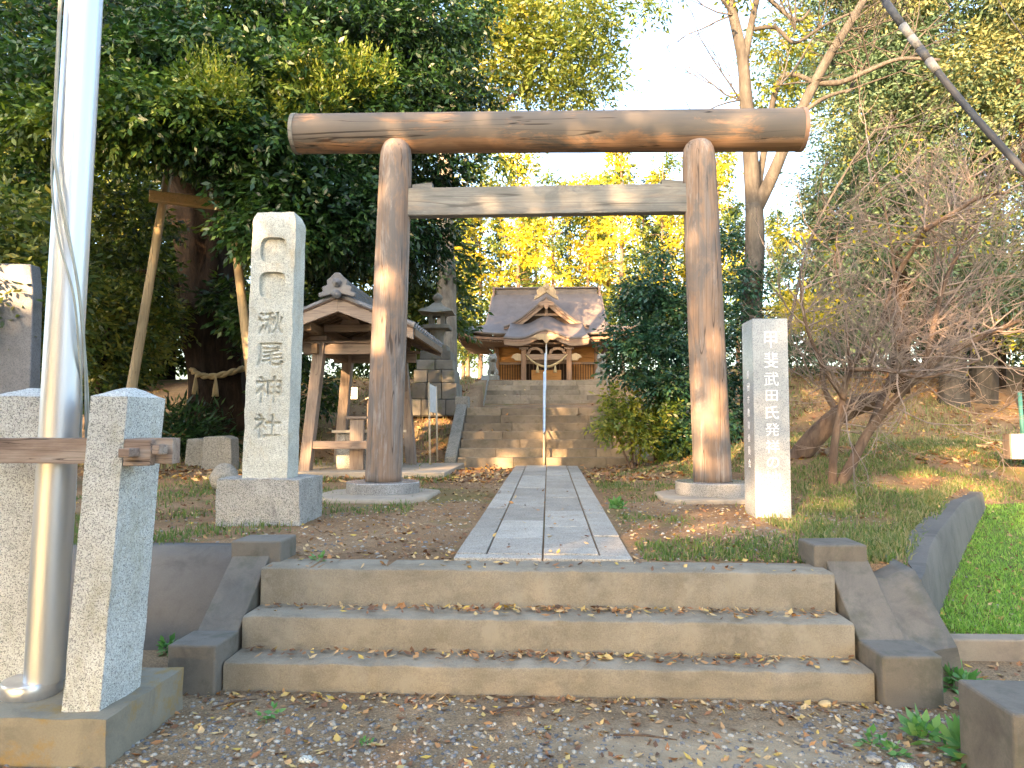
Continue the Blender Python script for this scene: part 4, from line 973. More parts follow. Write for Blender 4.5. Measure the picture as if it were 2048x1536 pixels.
# ------------------------------------------------------------------ foliage machinery
def leaf_mesh(name, clumps, size=.12, aspect=.42, per=7, spray=.34, droop=.35, mat=None, seed=0, flat_=.5, shell=.55, tr=(.15,.35)):
    """clumps: (centre, (rx,ry,rz), number of sprays, tint)"""
    g = np.random.default_rng(seed); V = []; T = []
    for c, r, n, tint in clumps:
        n = int(n)
        u = g.normal(size=(n,3)); u /= np.linalg.norm(u, axis=1)[:,None]
        rad = shell + (1-shell)*g.random(n)**.7
        lump = 1 + .22*np.sin(u[:,0]*5+c[0]*3)*np.sin(u[:,1]*5+c[1])*1.0 + .15*np.sin(u[:,2]*9+c[2]*2+u[:,0]*4)
        pos = np.array(c)[None,:] + u*np.array(r)[None,:]*(rad*lump)[:,None]
        d = u*.9 + g.normal(size=(n,3))*.45; d[:,2] -= droop; d /= np.linalg.norm(d, axis=1)[:,None]
        up = np.array([0,0,1.0]) + g.normal(size=(n,3))*.35
        side = np.cross(d, up); side /= (np.linalg.norm(side, axis=1)[:,None]+1e-6)
        stint = tint + g.normal(size=n)*tr[0] + (pos[:,2]-c[2])/max(r[2], .1)*.0
        for k in range(per):
            t = (k+.5)/per; sg = 1 if k % 2 else -1
            if k == per-1: ld = d + g.normal(size=(n,3))*.15
            else: ld = d*.55 + side*sg*.75 + g.normal(size=(n,3))*.28
            ld[:,2] -= droop*.35
            ld /= np.linalg.norm(ld, axis=1)[:,None]
            base = pos + d*(spray*t)[:,None] if hasattr(t,'shape') else pos + d*(spray*t)
            nrm = np.array([0,0,1.0])*flat_ + g.normal(size=(n,3))*.5
            w = np.cross(ld, nrm); w /= (np.linalg.norm(w, axis=1)[:,None]+1e-6)
            Ls = size*(.7+.6*g.random(n))[:,None]; nn = np.cross(w, ld)
            mid = base + ld*Ls*.45
            V.append(np.stack([base, mid + w*Ls*aspect*.5 - nn*Ls*.06, base + ld*Ls - nn*Ls*.10, mid - w*Ls*aspect*.5 - nn*Ls*.06], 1))
            T.append(np.clip(stint + g.normal(size=n)*tr[1]*.4, 0, 1))
    V = np.concatenate(V); T = np.concatenate(T); q = len(V)
    me = bpy.data.meshes.new(name); me.vertices.add(q*4); me.vertices.foreach_set('co', V.reshape(-1).astype(np.float32))
    me.loops.add(q*4); me.loops.foreach_set('vertex_index', np.arange(q*4, dtype=np.int32))
    me.polygons.add(q); me.polygons.foreach_set('loop_start', np.arange(q, dtype=np.int32)*4); me.polygons.foreach_set('loop_total', np.full(q, 4, np.int32))
    at = me.color_attributes.new('tint', 'FLOAT_COLOR', 'POINT'); cc = np.repeat(T, 4); col = np.stack([cc, cc, cc, np.ones_like(cc)], 1)
    at.data.foreach_set('color', col.reshape(-1).astype(np.float32)); me.update(calc_edges=True)
    if mat: me.materials.append(mat)
    return me
NQ = [0]
def crown(parent, clumps, mat, name='crown', **k):
    me = leaf_mesh(name, clumps, mat=mat, **k); NQ[0] += len(me.polygons); return put(name, me, None, parent)
def curve(pts, n=6):
    w = [Vector(p) for p in pts]; out = []
    for i in range(len(w)-1):
        p0, p1, p2, p3 = w[max(i-1,0)], w[i], w[i+1], w[min(i+2, len(w)-1)]
        for s_ in range(n):
            t = s_/n; out.append(.5*((2*p1)+(p2-p0)*t+(2*p0-5*p1+4*p2-p3)*t*t+(3*p1-p0-3*p2+p3)*t**3))
    out.append(w[-1]); return out
def limb(mb, pts, r0, r1, n=8, sub=6, wob=.12, pw=1.0):
    c = curve(pts, sub); m = len(c)-1
    mb.tube(c, [r0+(r1-r0)*(i/m)**pw for i in range(m+1)], n, wob=wob); return c
def grow(mb, p, d, L, r, depth, rg, spread=.6, up=.15, n=4, kids=(2,4), minr=.0022, nleft=[0]):
    segs = 4; pts = [Vector(p)]; dd = Vector(d).normalized()
    for i in range(segs):
        dd = (dd + Vector((rg.gauss(0,.16), rg.gauss(0,.16), rg.gauss(0,.13)+up*.3))).normalized()
        pts.append(pts[-1] + dd*(L/segs))
    r1 = max(minr, r*.45)
    mb.tube(pts, [r+(r1-r)*i/segs for i in range(segs+1)], n if r > .006 else 3, cap=False)
    if depth <= 0: return
    for k in range(rg.randint(*kids)):
        i = rg.randint(1, segs); q = pts[i]
        nd = (dd + Vector((rg.gauss(0,spread), rg.gauss(0,spread), rg.gauss(0,spread*.8)+up))).normalized()
        grow(mb, q, nd, L*rg.uniform(.5,.8), max(minr, r*rg.uniform(.45,.65)), depth-1, rg, spread, up, n, kids, minr)
def PC(px, py, Y, r, n, tint, sq_=(1,1,.8)):
    p = P(px, py, Y); return (tuple(p), (r*sq_[0], r*sq_[1], r*sq_[2]), n, tint)

# ------------------------------------------------------------------ the great tree on the left
big = thing('great_evergreen_tree', 'huge old evergreen with thick dark trunk, straw rope and drooping crown on the left', 'tree', tuple(P(440, 845, 15)))
g0 = P(440, 852, 15)
m = MB()
tr = [P(450, 870, 15), P(442, 800, 15), P(438, 700, 15.1), P(425, 560, 15.1), P(415, 430, 15.0), P(395, 300, 14.8), P(360, 120, 14.6), P(330, -120, 14.4)]
c = curve(tr, 6); nn = len(c); m.tube(c, [(.62-.10*min(1,i/8)+.12*math.exp(-((i-22)/9)**2)-.25*max(0,(i-28)/(nn-28)))*1.05 for i in range(nn)], 28, wob=.35)
m2 = MB()
limb(m2, [P(420, 440, 15), P(360, 330, 14.2), P(280, 230, 13.2), P(180, 170, 12), P(60, 160, 11)], .36, .10, 12)
limb(m2, [P(430, 470, 15), P(500, 330, 14.4), P(590, 240, 13.6), P(700, 180, 13)], .32, .08, 12)
limb(m2, [P(420, 380, 15), P(480, 200, 14.2), P(560, 80, 13.4), P(640, -40, 13)], .30, .10, 12)
limb(m2, [P(540, 140, 13.6), P(545, 200, 13.5), P(530, 280, 13.4)], .07, .03, 8)
limb(m2, [P(560, 110, 13.5), P(560, 150, 13.3), P(600, 145, 13.1), P(660, 150, 13.0)], .06, .03, 8)
limb(m2, [P(330, 300, 14), P(250, 60, 13), P(160, 20, 12.4), P(30, 40, 12)], .28, .10, 12)
limb(m2, [P(400, 650, 15), P(340, 560, 14.6), P(270, 540, 14.2)], .12, .04, 8)
sput('trunk', m, M_bark_d, big)
sput('limbs', m2, M_bark_d, big)
cl = []
# (px, py, Y, radius, sprays, tint), upper-left tints raised so leaves look sunlit
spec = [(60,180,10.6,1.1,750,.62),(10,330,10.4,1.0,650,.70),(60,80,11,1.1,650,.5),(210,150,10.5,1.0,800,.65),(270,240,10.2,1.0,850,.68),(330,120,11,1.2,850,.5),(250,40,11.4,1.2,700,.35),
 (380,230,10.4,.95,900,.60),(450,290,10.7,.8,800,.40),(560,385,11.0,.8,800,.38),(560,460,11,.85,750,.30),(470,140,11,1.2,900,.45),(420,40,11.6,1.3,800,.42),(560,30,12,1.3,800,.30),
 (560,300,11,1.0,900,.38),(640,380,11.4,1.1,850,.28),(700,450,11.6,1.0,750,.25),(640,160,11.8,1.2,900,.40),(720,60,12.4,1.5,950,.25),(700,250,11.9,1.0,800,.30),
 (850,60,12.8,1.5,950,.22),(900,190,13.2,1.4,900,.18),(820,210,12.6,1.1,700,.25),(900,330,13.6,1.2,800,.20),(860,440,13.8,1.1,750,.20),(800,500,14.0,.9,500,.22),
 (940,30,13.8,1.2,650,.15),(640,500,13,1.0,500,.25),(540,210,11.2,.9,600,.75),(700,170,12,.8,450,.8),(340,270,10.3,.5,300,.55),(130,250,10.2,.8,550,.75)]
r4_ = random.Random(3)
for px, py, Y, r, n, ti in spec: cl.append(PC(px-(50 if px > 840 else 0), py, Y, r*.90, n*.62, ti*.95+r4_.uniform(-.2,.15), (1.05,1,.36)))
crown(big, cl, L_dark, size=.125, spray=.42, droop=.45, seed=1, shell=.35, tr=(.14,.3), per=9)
# plumes of upright new shoots catching the light
cl = [PC(x, y, Y, r, n*.8, .5, (.7,.6,1)) for x, y, Y, r, n in ((420,170,9.9,.40,170),(455,205,9.9,.35,150),(620,170,11,.45,190),(690,175,11.2,.45,190),(740,165,11.4,.40,150),(640,205,10.8,.35,120),(560,240,10.6,.3,90))]
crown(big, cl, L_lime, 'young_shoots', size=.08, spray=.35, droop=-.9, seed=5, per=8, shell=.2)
# rope round the trunk
rp = thing('sacred_rope', 'twisted straw rope with tassels tied round the great trunk on the left', 'sacred rope', tuple(P(445, 745, 14.4)))
cen = P(447, 745, 15.05); pts1 = []; pts2 = []
for i in range(60):
    a = math.pi*(1.0+ i/59*1.02) ; rr2 = .66; zz = cen.z + .12*math.cos(2*(a-math.pi*1.5))*-1 -.02*(i/59)
    b_ = Vector((cen.x+rr2*math.cos(a)*.9, cen.y+rr2*math.sin(a), zz)); tw = i*.55; o_ = Vector((math.cos(a)*math.cos(tw), math.sin(a)*math.cos(tw), math.sin(tw)))*.03
    pts1.append(b_+o_); pts2.append(b_-o_)
for pp in (pts1, pts2):
    m = MB(); m.tube(pp, .042, 8, wob=.15); sput('rope_strand', m, M_rope, rp)
for i in (4, 18, 34):
    q = pts1[i]; m = MB(); m.lathe((q.x, q.y-.05, q.z-.42), [(.07,0),(.055,.15),(.02,.36),(.015,.42)], 9); sput('tassel', m, M_rope, rp)

# prop frame
pf_ = thing('prop_frame', 'timber frame of a sunlit-coloured crossbeam on slanting poles propping up the great tree', 'prop frame', tuple(P(255, 860, 11.6)))
def pole_(a, b, r0, r1, mt=M_prop):
    m = MB(); c = [Vector(a).lerp(Vector(b), t/14) for t in range(15)]; m.tube(c, [r0+(r1-r0)*t/14 for t in range(15)], 14, wob=.10); return sput('pole', m, mt, pf_)
a = P(336, 345, 11.7); b = P(238, 860, 11.5); pole_((b.x, b.y, H(b.x, b.y)-.1), a, .085, .065)
a = P(463, 425, 12.2); b = P(518, 700, 12.0); pole_((b.x+.1, b.y, H(b.x, b.y)-.1), a, .085, .07)
a, b = P(298, 392, 11.45), P(470, 413, 12.1); put('crossbeam', MB().bar(a, b, .15, .17).rough(.006, 4), M_propb_lit, pf_, bevel=.012)

# ------------------------------------------------------------------ generic trees
def tree(name, label, cat, base, trunk, clumps, bk, lf, r0=.2, r1=.06, limbs=(), group=None, **k):
    e = thing(name, label, cat, tuple(base), group)
    m = MB(); limb(m, trunk, r0, r1, 14, wob=.15)
    for pts, a, b in limbs: limb(m, pts, a, b, 8)
    sput('trunk', m, bk, e)
    if clumps: crown(e, clumps, lf, **k)
    return e
# dark wood behind the great tree
rg = random.Random(5)
labs = ['dense shaded evergreen filling the gap behind the flagpole', 'dense shaded evergreen between the prop frame and great trunk', 'dense shaded evergreen directly behind the left monument', 'dense shaded evergreen behind the pavilion roof', 'olive green evergreen at the far left edge']
for i, (px, Y) in enumerate(((150, 19), (330, 21), (560, 20.5), (770, 21.5), (-60, 17))):
    bx = P(px, 800, Y); gz0 = H(bx.x, Y)
    cl = []
    for k in range(22):
        z = gz0+.6+k*.55; cl.append(((bx.x+rg.uniform(-1.5,1.5), Y+rg.uniform(-1,1), z), (rg.uniform(1.1,1.7), 1.2, rg.uniform(.7,1.1)), 230 if k > 8 else 330, rg.uniform(.15,.75)))
    tree('evergreen_tree', labs[i], 'tree', (bx.x, Y, gz0), [(bx.x, Y, gz0-.2), (bx.x+.1, Y, gz0+4), (bx.x-.2, Y, gz0+9), (bx.x, Y, gz0+13)], cl, M_bark_d, L_mid, .25, .08, size=.22, spray=.45, seed=20+i, per=5, group='dark evergreens behind the great tree')
# understory bushes left
cl = []
for px, py, Y, r, n, ti in ((20,470,9.4,.7,420,.55),(10,600,9.2,.8,420,.6),(60,680,9.3,.5,220,.65),(80,560,10.4,.7,350,.5),(230,450,12.5,.9,520,.45),(250,560,13,.8,420,.5),(230,690,13,.8,420,.75),(160,640,12.6,.8,420,.6),(200,760,12.6,.7,330,.3),(290,640,14,.7,330,.7)):
    cl.append(PC(px, py, Y, r, n, ti, (1,1,.75)))
b_ = P(180, 840, 12.6); tree('broadleaf_bush', 'yellow-green mixed undergrowth bushing out behind the flagpole', 'bush', (b_.x, 12.6, H(b_.x,12.6)), [(b_.x, 12.6, H(b_.x,12.6)-.1), (b_.x+.1, 12.7, 2.2), (b_.x+.2, 12.8, 3.6)], cl, M_bark_d, L_mid, .09, .03, size=.13, spray=.34, seed=31, tr=(.2,.5))
b_ = P(505, 860, 13.4); cl = [PC(x, y, Y, r, n, .45, (1.1,1,.55)) for x, y, Y, r, n in ((520,640,13.4,.5,300),(540,620,13.6,.6,300),(455,590,13.6,.3,90),(620,560,13.8,.7,300),(600,780,14.5,.7,300),(560,700,14.3,.6,260))]
tree('laurel_bush', 'glossy green laurel growing between the great trunk and left monument', 'bush', (b_.x, 13.4, H(b_.x,13.4)), [(b_.x, 13.6, H(b_.x,13.4)-.1), (b_.x, 13.7, 2.2), (b_.x-.1, 13.7, 3.4)], cl, M_bark_d, L_dark, .07, .03, size=.14, spray=.3, seed=33)
# low palms / ferns at the foot
for i, (px, py, Y, lab) in enumerate(((330,790,12.4,'dark fern clump low beside the prop pole'), (395,740,13.2,'dark fern clump in shade under the tasselled rope'), (350,720,14,'dark fern clump furthest back under the great tree'))):
    q = P(px, py, Y); gz0 = H(q.x, Y)
    cl = [((q.x, Y, gz0+.30), (.5,.4,.25), 120, .3)]
    e = thing('fern', lab, 'fern', (q.x, Y, gz0), 'ferns under the great tree'); crown(e, cl, L_dark, 'fronds', size=.20, aspect=.18, spray=.6, droop=-.1, seed=40+i, per=10)

# tall tree behind the lantern, olive airy crown
tb = P(893, 790, 20.0); gz0 = H(tb.x, 20)
cl = []
for px, py, r, n, ti in ((1010,60,1.5,380,.5),(1080,20,1.6,400,.45),(1140,60,1.3,340,.4),(1100,120,1.3,340,.4),(1180,150,1.1,280,.4),(1040,170,1.0,220,.6),(1130,190,.8,170,.45),(990,110,1.0,240,.75),(1195,90,.8,170,.4),(1010,10,1.0,240,.9),(1000,300,1.0,160,.4),(960,240,.9,160,.6),(1060,-60,1.6,300,.4),(950,150,1.0,200,.5),(1200,20,.7,120,.5)):
    cl.append(PC(px, py, 20+rg.uniform(-1.2,1.2), r, n*1.25, ti, (1,1,.6)))
tree('tall_airy_tree', 'tall tree with smooth grey trunk behind the lantern and light airy crown', 'tree', (tb.x, 20, gz0), [(tb.x, 20, gz0-.2), P(893, 600, 20), P(890, 420, 20), P(900, 250, 20), P(960, 60, 20), P(1000, -80, 20)], cl, M_bark_g, L_air, .30, .14,
     limbs=[([P(950, 230, 20), P(1030, 190, 20), P(1110, 110, 20)], .09, .03), ([P(900, 260, 20), P(1000, 210, 19.6), P(1060, 150, 19.6), P(1090, 60, 19.6)], .10, .03), ([P(1040, 190, 20), P(1100, 150, 20.3), P(1200, 130, 20.3)], .05, .02)], size=.15, spray=.45, droop=.15, seed=50, per=5, shell=.2)

# background cedars beyond the shrine
base_t = []
for v in range(3):
    rgx = random.Random(100+v); cl = []
    for k in range(46):
        f = k/45; z = 4.0+15*f; rr = (1.9*(1-.55*f))
        a = rgx.uniform(0, 6.28); ro = rgx.uniform(.2, 1.0)*rr
        cl.append(((math.cos(a)*ro, math.sin(a)*ro, z), (rgx.uniform(.5,.9), .7, rgx.uniform(.22,.4)), 22, rgx.uniform(.1,.7) if v == 2 else (rgx.uniform(.65,1.0) if f > .35 and rgx.random() < .5 else rgx.uniform(0,.4))))
    me = leaf_mesh('cedar_crown', cl, size=.34, aspect=.5, per=5, spray=.5, droop=.2, mat=(L_yel if v < 2 else L_mid), seed=60+v, shell=.2); NQ[0] += len(me.polygons)
    m = MB(); limb(m, [(0,0,-.5),(.1,0,6),(-.1,.1,12),(0,0,19)], .24, .05, 10)
    for k in range(24):
        z = rgx.uniform(4, 17); a = rgx.uniform(0,6.28); l_ = rgx.uniform(.8,1.9)
        m.tube([(0,0,z),(math.cos(a)*l_*.6,math.sin(a)*l_*.6,z+.15),(math.cos(a)*l_,math.sin(a)*l_,z+.1)], [.05,.03,.012], 4)
    base_t.append((me, m.mesh('cedar_trunk', True)))
bgpos = [(905,44,1.0,0),(935,50,1.05,2),(960,46,1.0,1),(1000,53,.95,2),(1035,47,1.12,0),(1070,52,1.05,1),(1105,45,.90,1),(1140,55,1.1,2),(1175,48,1.12,0),(1215,50,1.1,1),(1245,44,1.05,0),(1290,52,1.1,2),(1330,46,1.0,1),(1375,50,1.1,0),(1440,45,1.0,1),(1475,52,1.05,2),(1560,50,.8,2),(1650,46,.85,1),(925,62,1.1,0),(1050,64,1.2,2),(1200,62,1.3,0),(1320,64,1.3,1)]
desc = ['golden leafy crown', 'loose yellow crown', 'sparse green crown']
for i, (px, Y, s_, v) in enumerate(bgpos):
    x = P(px, 700, Y).x; z = h_up(x, Y)
    where = 'left of the shrine roof' if px < 980 else 'above the shrine roof' if px < 1210 else 'above the dark camellia' if px < 1400 else 'right of the right torii post'
    e = thing('slender_cedar', 'slender tree %s, %s with a %s' % (where, ['first','second','third','fourth','fifth','sixth','seventh','eighth','ninth','tenth'][sum(1 for q in bgpos if q[3] == v and q[0] < px)], desc[v]), 'tree', (x, Y, z), 'slender trees beyond the shrine')
    s_ *= .74; e.scale = (s_, s_, s_*random.uniform(.90,1.12)); e.rotation_euler.z = random.uniform(0, 6.28)
    for nm, me, mt in (('crown', base_t[v][0], None), ('trunk', base_t[v][1], M_bark_m)):
        o = bpy.data.objects.new(nm, me); COL.objects.link(o); o.parent = e
        if mt and not me.materials: me.materials.append(mt)

# ------------------------------------------------------------------ camellia tree and bush right of the stairs
g7 = random.Random(8); cb = P(1320, 900, 12.6); gz0 = H(cb.x, 12.6); cl = []
for px, py, Y, r, n, ti in ((1270,560,12.6,.42,420,.25),(1245,610,12.5,.42,380,.25),(1310,620,12.6,.5,460,.25),(1350,600,12.8,.45,380,.25),(1240,680,12.3,.45,460,.35),(1300,700,12.3,.55,560,.35),(1370,690,12.6,.55,460,.25),(1220,730,12.3,.32,300,.35),(1270,760,12.2,.45,460,.4),(1340,770,12.4,.5,460,.3),(1400,760,12.8,.5,360,.25),(1450,640,13.2,.6,460,.2),(1450,740,13.2,.6,460,.2),(1460,560,13.3,.6,380,.2),(1390,850,12.6,.5,420,.25),(1340,860,12.3,.4,330,.3),(1460,830,13.2,.55,420,.2),(1440,470,13.5,.55,300,.2),(1285,520,12.8,.25,120,.3)):
    cl.append(PC(px+(36 if px < 1300 else 14)+g7.uniform(-14,14), py+g7.uniform(-12,12), Y+g7.uniform(-.4,.4), r*g7.uniform(.6,.9), n*.50, ti+.22, (1.15,1,.55)))
tree('camellia_tree', 'dark glossy camellia between the stairs and the right torii post', 'tree', (cb.x, 12.6, gz0), [(cb.x, 12.6, gz0-.1), P(1316, 830, 12.6), P(1335, 760, 12.6), P(1310, 650, 12.6), P(1280, 560, 12.7)], cl, M_bark_d, L_cam, .10, .03, limbs=[([P(1320, 830, 12.6), P(1350, 790, 12.6), P(1420, 770, 12.9)], .05, .02)], size=.085, aspect=.48, spray=.32, seed=70, droop=.3, shell=.15, tr=(.2,.4))
bb = P(1265, 905, 12.0); gz0 = H(bb.x, 12); cl = []
for px, py, Y, r, n, ti in ((1230,800,12,.26,260,.75),(1210,850,11.9,.25,240,.7),(1260,850,11.9,.28,260,.55),(1300,820,12,.3,220,.35),(1330,880,11.9,.3,250,.25),(1270,880,11.8,.22,160,.8),(1240,835,11.9,.25,200,.7)):  # left clumps yellower: the sunlit side is put into their tint
    cl.append(PC(px+14, py, Y, r*.95, n*.42, ti, (1.1,1,.7)))
tree('young_bush', 'young yellow-green bush at the right foot of the stairs', 'bush', (bb.x, 12, gz0), [(bb.x, 12, gz0-.05), P(1262, 870, 12), P(1250, 800, 12)], cl, M_bark_m, L_lime, .025, .01, limbs=[([(bb.x+.1, 12, gz0), P(1285, 860, 12), P(1300, 810, 12)], .02, .008), ([(bb.x-.05, 12, gz0), P(1235, 870, 12), P(1215, 830, 12)], .02, .008)], size=.085, spray=.24, seed=71, shell=.1, tr=(.25,.4))
q = P(1304, 790, 13.6); tag(put('white_marker_post', MB().box(q.x-.035, q.x+.035, 13.57, 13.63, H(q.x,13.6)-.1, P(1304, 768, 13.6).z), M_cream), 'short pale marker post standing behind the camellia', 'post')

# ------------------------------------------------------------------ pale branching tree on the right
Yt = 13.2; e = thing('pale_barked_tree', 'smooth pale-barked tree forking above the torii lintel, right of the gate', 'tree', tuple(P(1500, 880, Yt)))
m = MB()
gx = P(1500, 880, Yt)
limb(m, [(gx.x, Yt, H(gx.x, Yt)-.2), P(1504, 740, Yt), P(1503, 620, Yt), P(1510, 500, Yt), P(1508, 410, Yt)], .20, .155, 16, wob=.18)
limb(m, [P(1508, 430, Yt), P(1502, 330, Yt), P(1492, 200, Yt), P(1484, 110, Yt), P(1462, 10, Yt), P(1450, -60, Yt)], .15, .07, 14, wob=.12)
limb(m, [P(1487, 130, Yt), P(1500, 60, Yt), P(1520, -30, Yt)], .085, .05, 10)
limb(m, [P(1510, 425, Yt), P(1545, 350, Yt-.2), P(1575, 280, Yt-.3), P(1612, 200, Yt-.4), P(1660, 110, Yt-.5), P(1710, 30, Yt-.5), P(1750, -40, Yt-.5)], .12, .06, 12)
limb(m, [P(1512, 400, Yt), P(1524, 330, Yt+.3), P(1540, 230, Yt+.4), P(1560, 160, Yt+.4), P(1590, 150, Yt+.4), P(1630, 165, Yt+.2)], .07, .04, 8)
limb(m, [P(1628, 165, Yt-.4), P(1680, 165, Yt-.6), P(1740, 140, Yt-.8), P(1800, 118, Yt-1), P(1880, 120, Yt-1.2)], .055, .025, 8)
limb(m, [P(1605, 225, Yt-.4), P(1650, 195, Yt-.5), P(1700, 180, Yt-.6), P(1690, 186, Yt-.6)], .045, .015, 8)
limb(m, [P(1500, 60, Yt), P(1550, 55, Yt), P(1590, 85, Yt), P(1650, 50, Yt), P(1740, 10, Yt)], .04, .02, 8)
limb(m, [P(1462, 20, Yt), P(1430, -20, Yt), P(1400, -40, Yt)], .05, .03, 8)
limb(m, [P(1520, -20, Yt), P(1590, 40, Yt), P(1620, 20, Yt)], .05, .02, 8)
limb(m, [P(1525, 800, Yt-1), P(1580, 640, Yt-1), P(1620, 480, Yt-1), P(1700, 330, Yt-1), P(1750, 260, Yt-1)], .035, .012, 6)
sput('trunk', m, M_bark_t, e)
m = MB(); r3 = random.Random(11)
for px, py, dx in ((1700,180,1),(1800,120,1),(1660,110,1),(1740,140,-1),(1590,60,.5),(1690,60,1),(1560,170,1),(1480,200,-1),(1465,30,-1),(1700,330,1),(1750,260,1),(1620,480,1),(1400,-20,-1)):
    for k in range(3): grow(m, P(px, py, Yt-.5), Vector((dx*.8+r3.gauss(0,.4), r3.gauss(0,.3), .5+r3.gauss(0,.4))), 1.1, .018, 3, r3, .5, .1, 4, (2,3))
sput('twigs', m, M_bark_t, e)
cl = [PC(x, y, Y, r, n, ti, (1,1,.5)) for x, y, Y, r, n, ti in ((1540,200,14,.6,110,.3),(1560,470,15,.4,40,.9),(1560,610,15,.5,60,.85),(1620,620,14.5,.6,150,.6),(1560,80,14,.7,120,.4),(1300,5,13.5,.5,60,.1),(1480,-30,13,.4,40,.2))]
crown(e, cl, L_yel, size=.12, spray=.3, seed=80, per=6, shell=.2)

# dense trees filling the right background
r4 = random.Random(9)
rl_ = ['tall grey-green conifer just right of the pale tree', 'tall grey-green conifer behind the bare shrub', 'tall grey-green conifer under the black cable', 'tall grey-green conifer at the right edge with thick trunks below', 'grey-green conifer set back behind the lintel end', 'brighter green conifer in the top right corner']
for i, (px, Y, topz, t0) in enumerate(((1725, 19, 13, .3), (1800, 18, 14, .3), (1860, 19.5, 14, .35), (1990, 17.5, 14, .35), (1790, 23, 16, .4), (2060, 15.5, 13, .7))):
    x = P(px, 800, Y).x; gz0 = h_up(x, Y); cl = []
    for k in range(30):
        z = gz0+1.5+(topz-1.5)*k/29; cl.append(((x+r4.uniform(-1.5,1.5), Y+r4.uniform(-1.3,1.3), z), (r4.uniform(.8,1.4), 1.0, r4.uniform(.4,.75)), 300, min(1, t0+r4.uniform(-.3,.35)+(.4 if r4.random() < .12 else 0))))
    tree('conifer', rl_[i], 'tree', (x, Y, gz0), [(x, Y, gz0-.2), (x+.2, Y, gz0+3), (x, Y, gz0+topz*.55)], cl, M_bark_d, L_con, .22, .05, size=.12, aspect=.4, spray=.45, seed=90+i, per=6, shell=.3, group='conifers on the right')
for i, (px, Y, lab) in enumerate(((1905, 16.2, 'thick bare trunk at the right, the left one of a pair'), (1965, 16.4, 'thick bare trunk at the right, the right one of a pair'), (1800, 17, 'reddish trunk standing behind the bare shrub'))):
    x = P(px, 800, Y).x; g_ = h_up(x, Y); m = MB(); limb(m, [(x, Y, g_-.2), (x+.05, Y, g_+1.2), (x+.1, Y, g_+2.6), (x+.15, Y+.6, g_+4)], .30 if i < 2 else .2, .12, 16, wob=.3)
    e = thing('old_bare_tree', lab, 'tree trunk', (x, Y, g_), 'bare trunks on the right'); sput('trunk', m, M_bark_t if i < 2 else M_bark_d, e)
    if i == 1:
        m = MB(); limb(m, [(x-.1, Y-.1, g_+.1), (x-.9, Y-.2, g_+.4), (x-.4, Y, g_+1.6), (x+.0, Y, g_+3)], .07, .05, 8); sput('side_stem', m, M_bark_m, e)

for i, (px, Y, lab) in enumerate(((1620, 18, 'low dark undergrowth behind the inscribed stone post'), (1760, 20, 'low dark undergrowth behind the bare plum tree'), (1900, 21, 'low dark undergrowth behind the thick bare trunks'), (2060, 20, 'low dark undergrowth at the right edge'))):
    x = P(px, 800, Y).x; gz0 = h_up(x, Y)
    cl = [((x+r4.uniform(-1.4,1.4), Y+r4.uniform(-.6,.6), gz0+r4.uniform(.3,2.4)), (1.0,.8,.6), 120, r4.uniform(.05,.5)) for k in range(9)]
    e = thing('undergrowth_bush', lab, 'bush', (x, Y, gz0), 'undergrowth on the right'); crown(e, cl, L_con, size=.16, spray=.4, seed=110+i, per=5)
# ------------------------------------------------------------------ bare shrub
e = thing('bare_plum_tree', 'leafless spreading plum tree, a tangle of grey twigs on the right bank', 'tree', tuple(P(1670, 980, 8.6)))
m = MB(); tw = MB(); r5 = random.Random(21)
bx = P(1668, 975, 8.6); bz = H(bx.x, 8.6)-.1
A = limb(m, [(bx.x-.02, 8.6, bz), P(1668, 900, 8.6), P(1682, 820, 8.6), P(1700, 740, 8.7), P(1760, 660, 8.8), P(1830, 560, 8.9)], .055, .02, 10)
B = limb(m, [(bx.x+.02, 8.6, bz), P(1705, 925, 8.6), P(1740, 860, 8.6), P(1790, 800, 8.5), P(1850, 740, 8.4), P(1930, 690, 8.3), P(2040, 640, 8.2)], .07, .022, 10)
C_ = limb(m, [P(1690, 800, 8.6), P(1640, 720, 8.5), P(1610, 640, 8.4), P(1600, 560, 8.4)], .035, .012, 8)
D = limb(m, [P(1850, 740, 8.4), P(1870, 640, 8.5), P(1900, 540, 8.6), P(1960, 440, 8.6)], .04, .015, 8)
E_ = limb(m, [P(1850, 460, 8.2), P(1900, 430, 8.1), P(1960, 395, 8.0), P(2020, 385, 8.0)], .032, .012, 8)
F_ = limb(m, [P(1760, 660, 8.8), P(1790, 560, 8.9), P(1850, 460, 8.6), P(1850, 460, 8.4)], .03, .025, 8)
G_ = limb(m, [P(1690, 740, 8.6), P(1770, 740, 8.2), P(1850, 755, 8.0), P(1960, 720, 7.9)], .03, .012, 8)
K_ = limb(m, [P(1740, 860, 8.6), P(1780, 760, 9.2), P(1850, 640, 9.6), P(1990, 560, 9.6)], .045, .015, 8)
U1 = limb(m, [P(1790, 560, 8.9), P(1780, 470, 9), P(1760, 380, 9), P(1735, 300, 9)], .02, .006, 6)
U2 = limb(m, [P(1900, 540, 8.6), P(1930, 460, 8.8), P(1940, 390, 8.9), P(1960, 320, 9)], .02, .006, 6)
U3 = limb(m, [P(1700, 740, 8.7), P(1690, 620, 8.8), P(1670, 520, 8.8), P(1680, 440, 8.8)], .022, .006, 6)
U4 = limb(m, [P(1850, 640, 9.6), P(1870, 520, 9.6), P(1860, 420, 9.6), P(1850, 350, 9.6)], .022, .006, 6)
sput('trunk', m, M_bark_m, e)
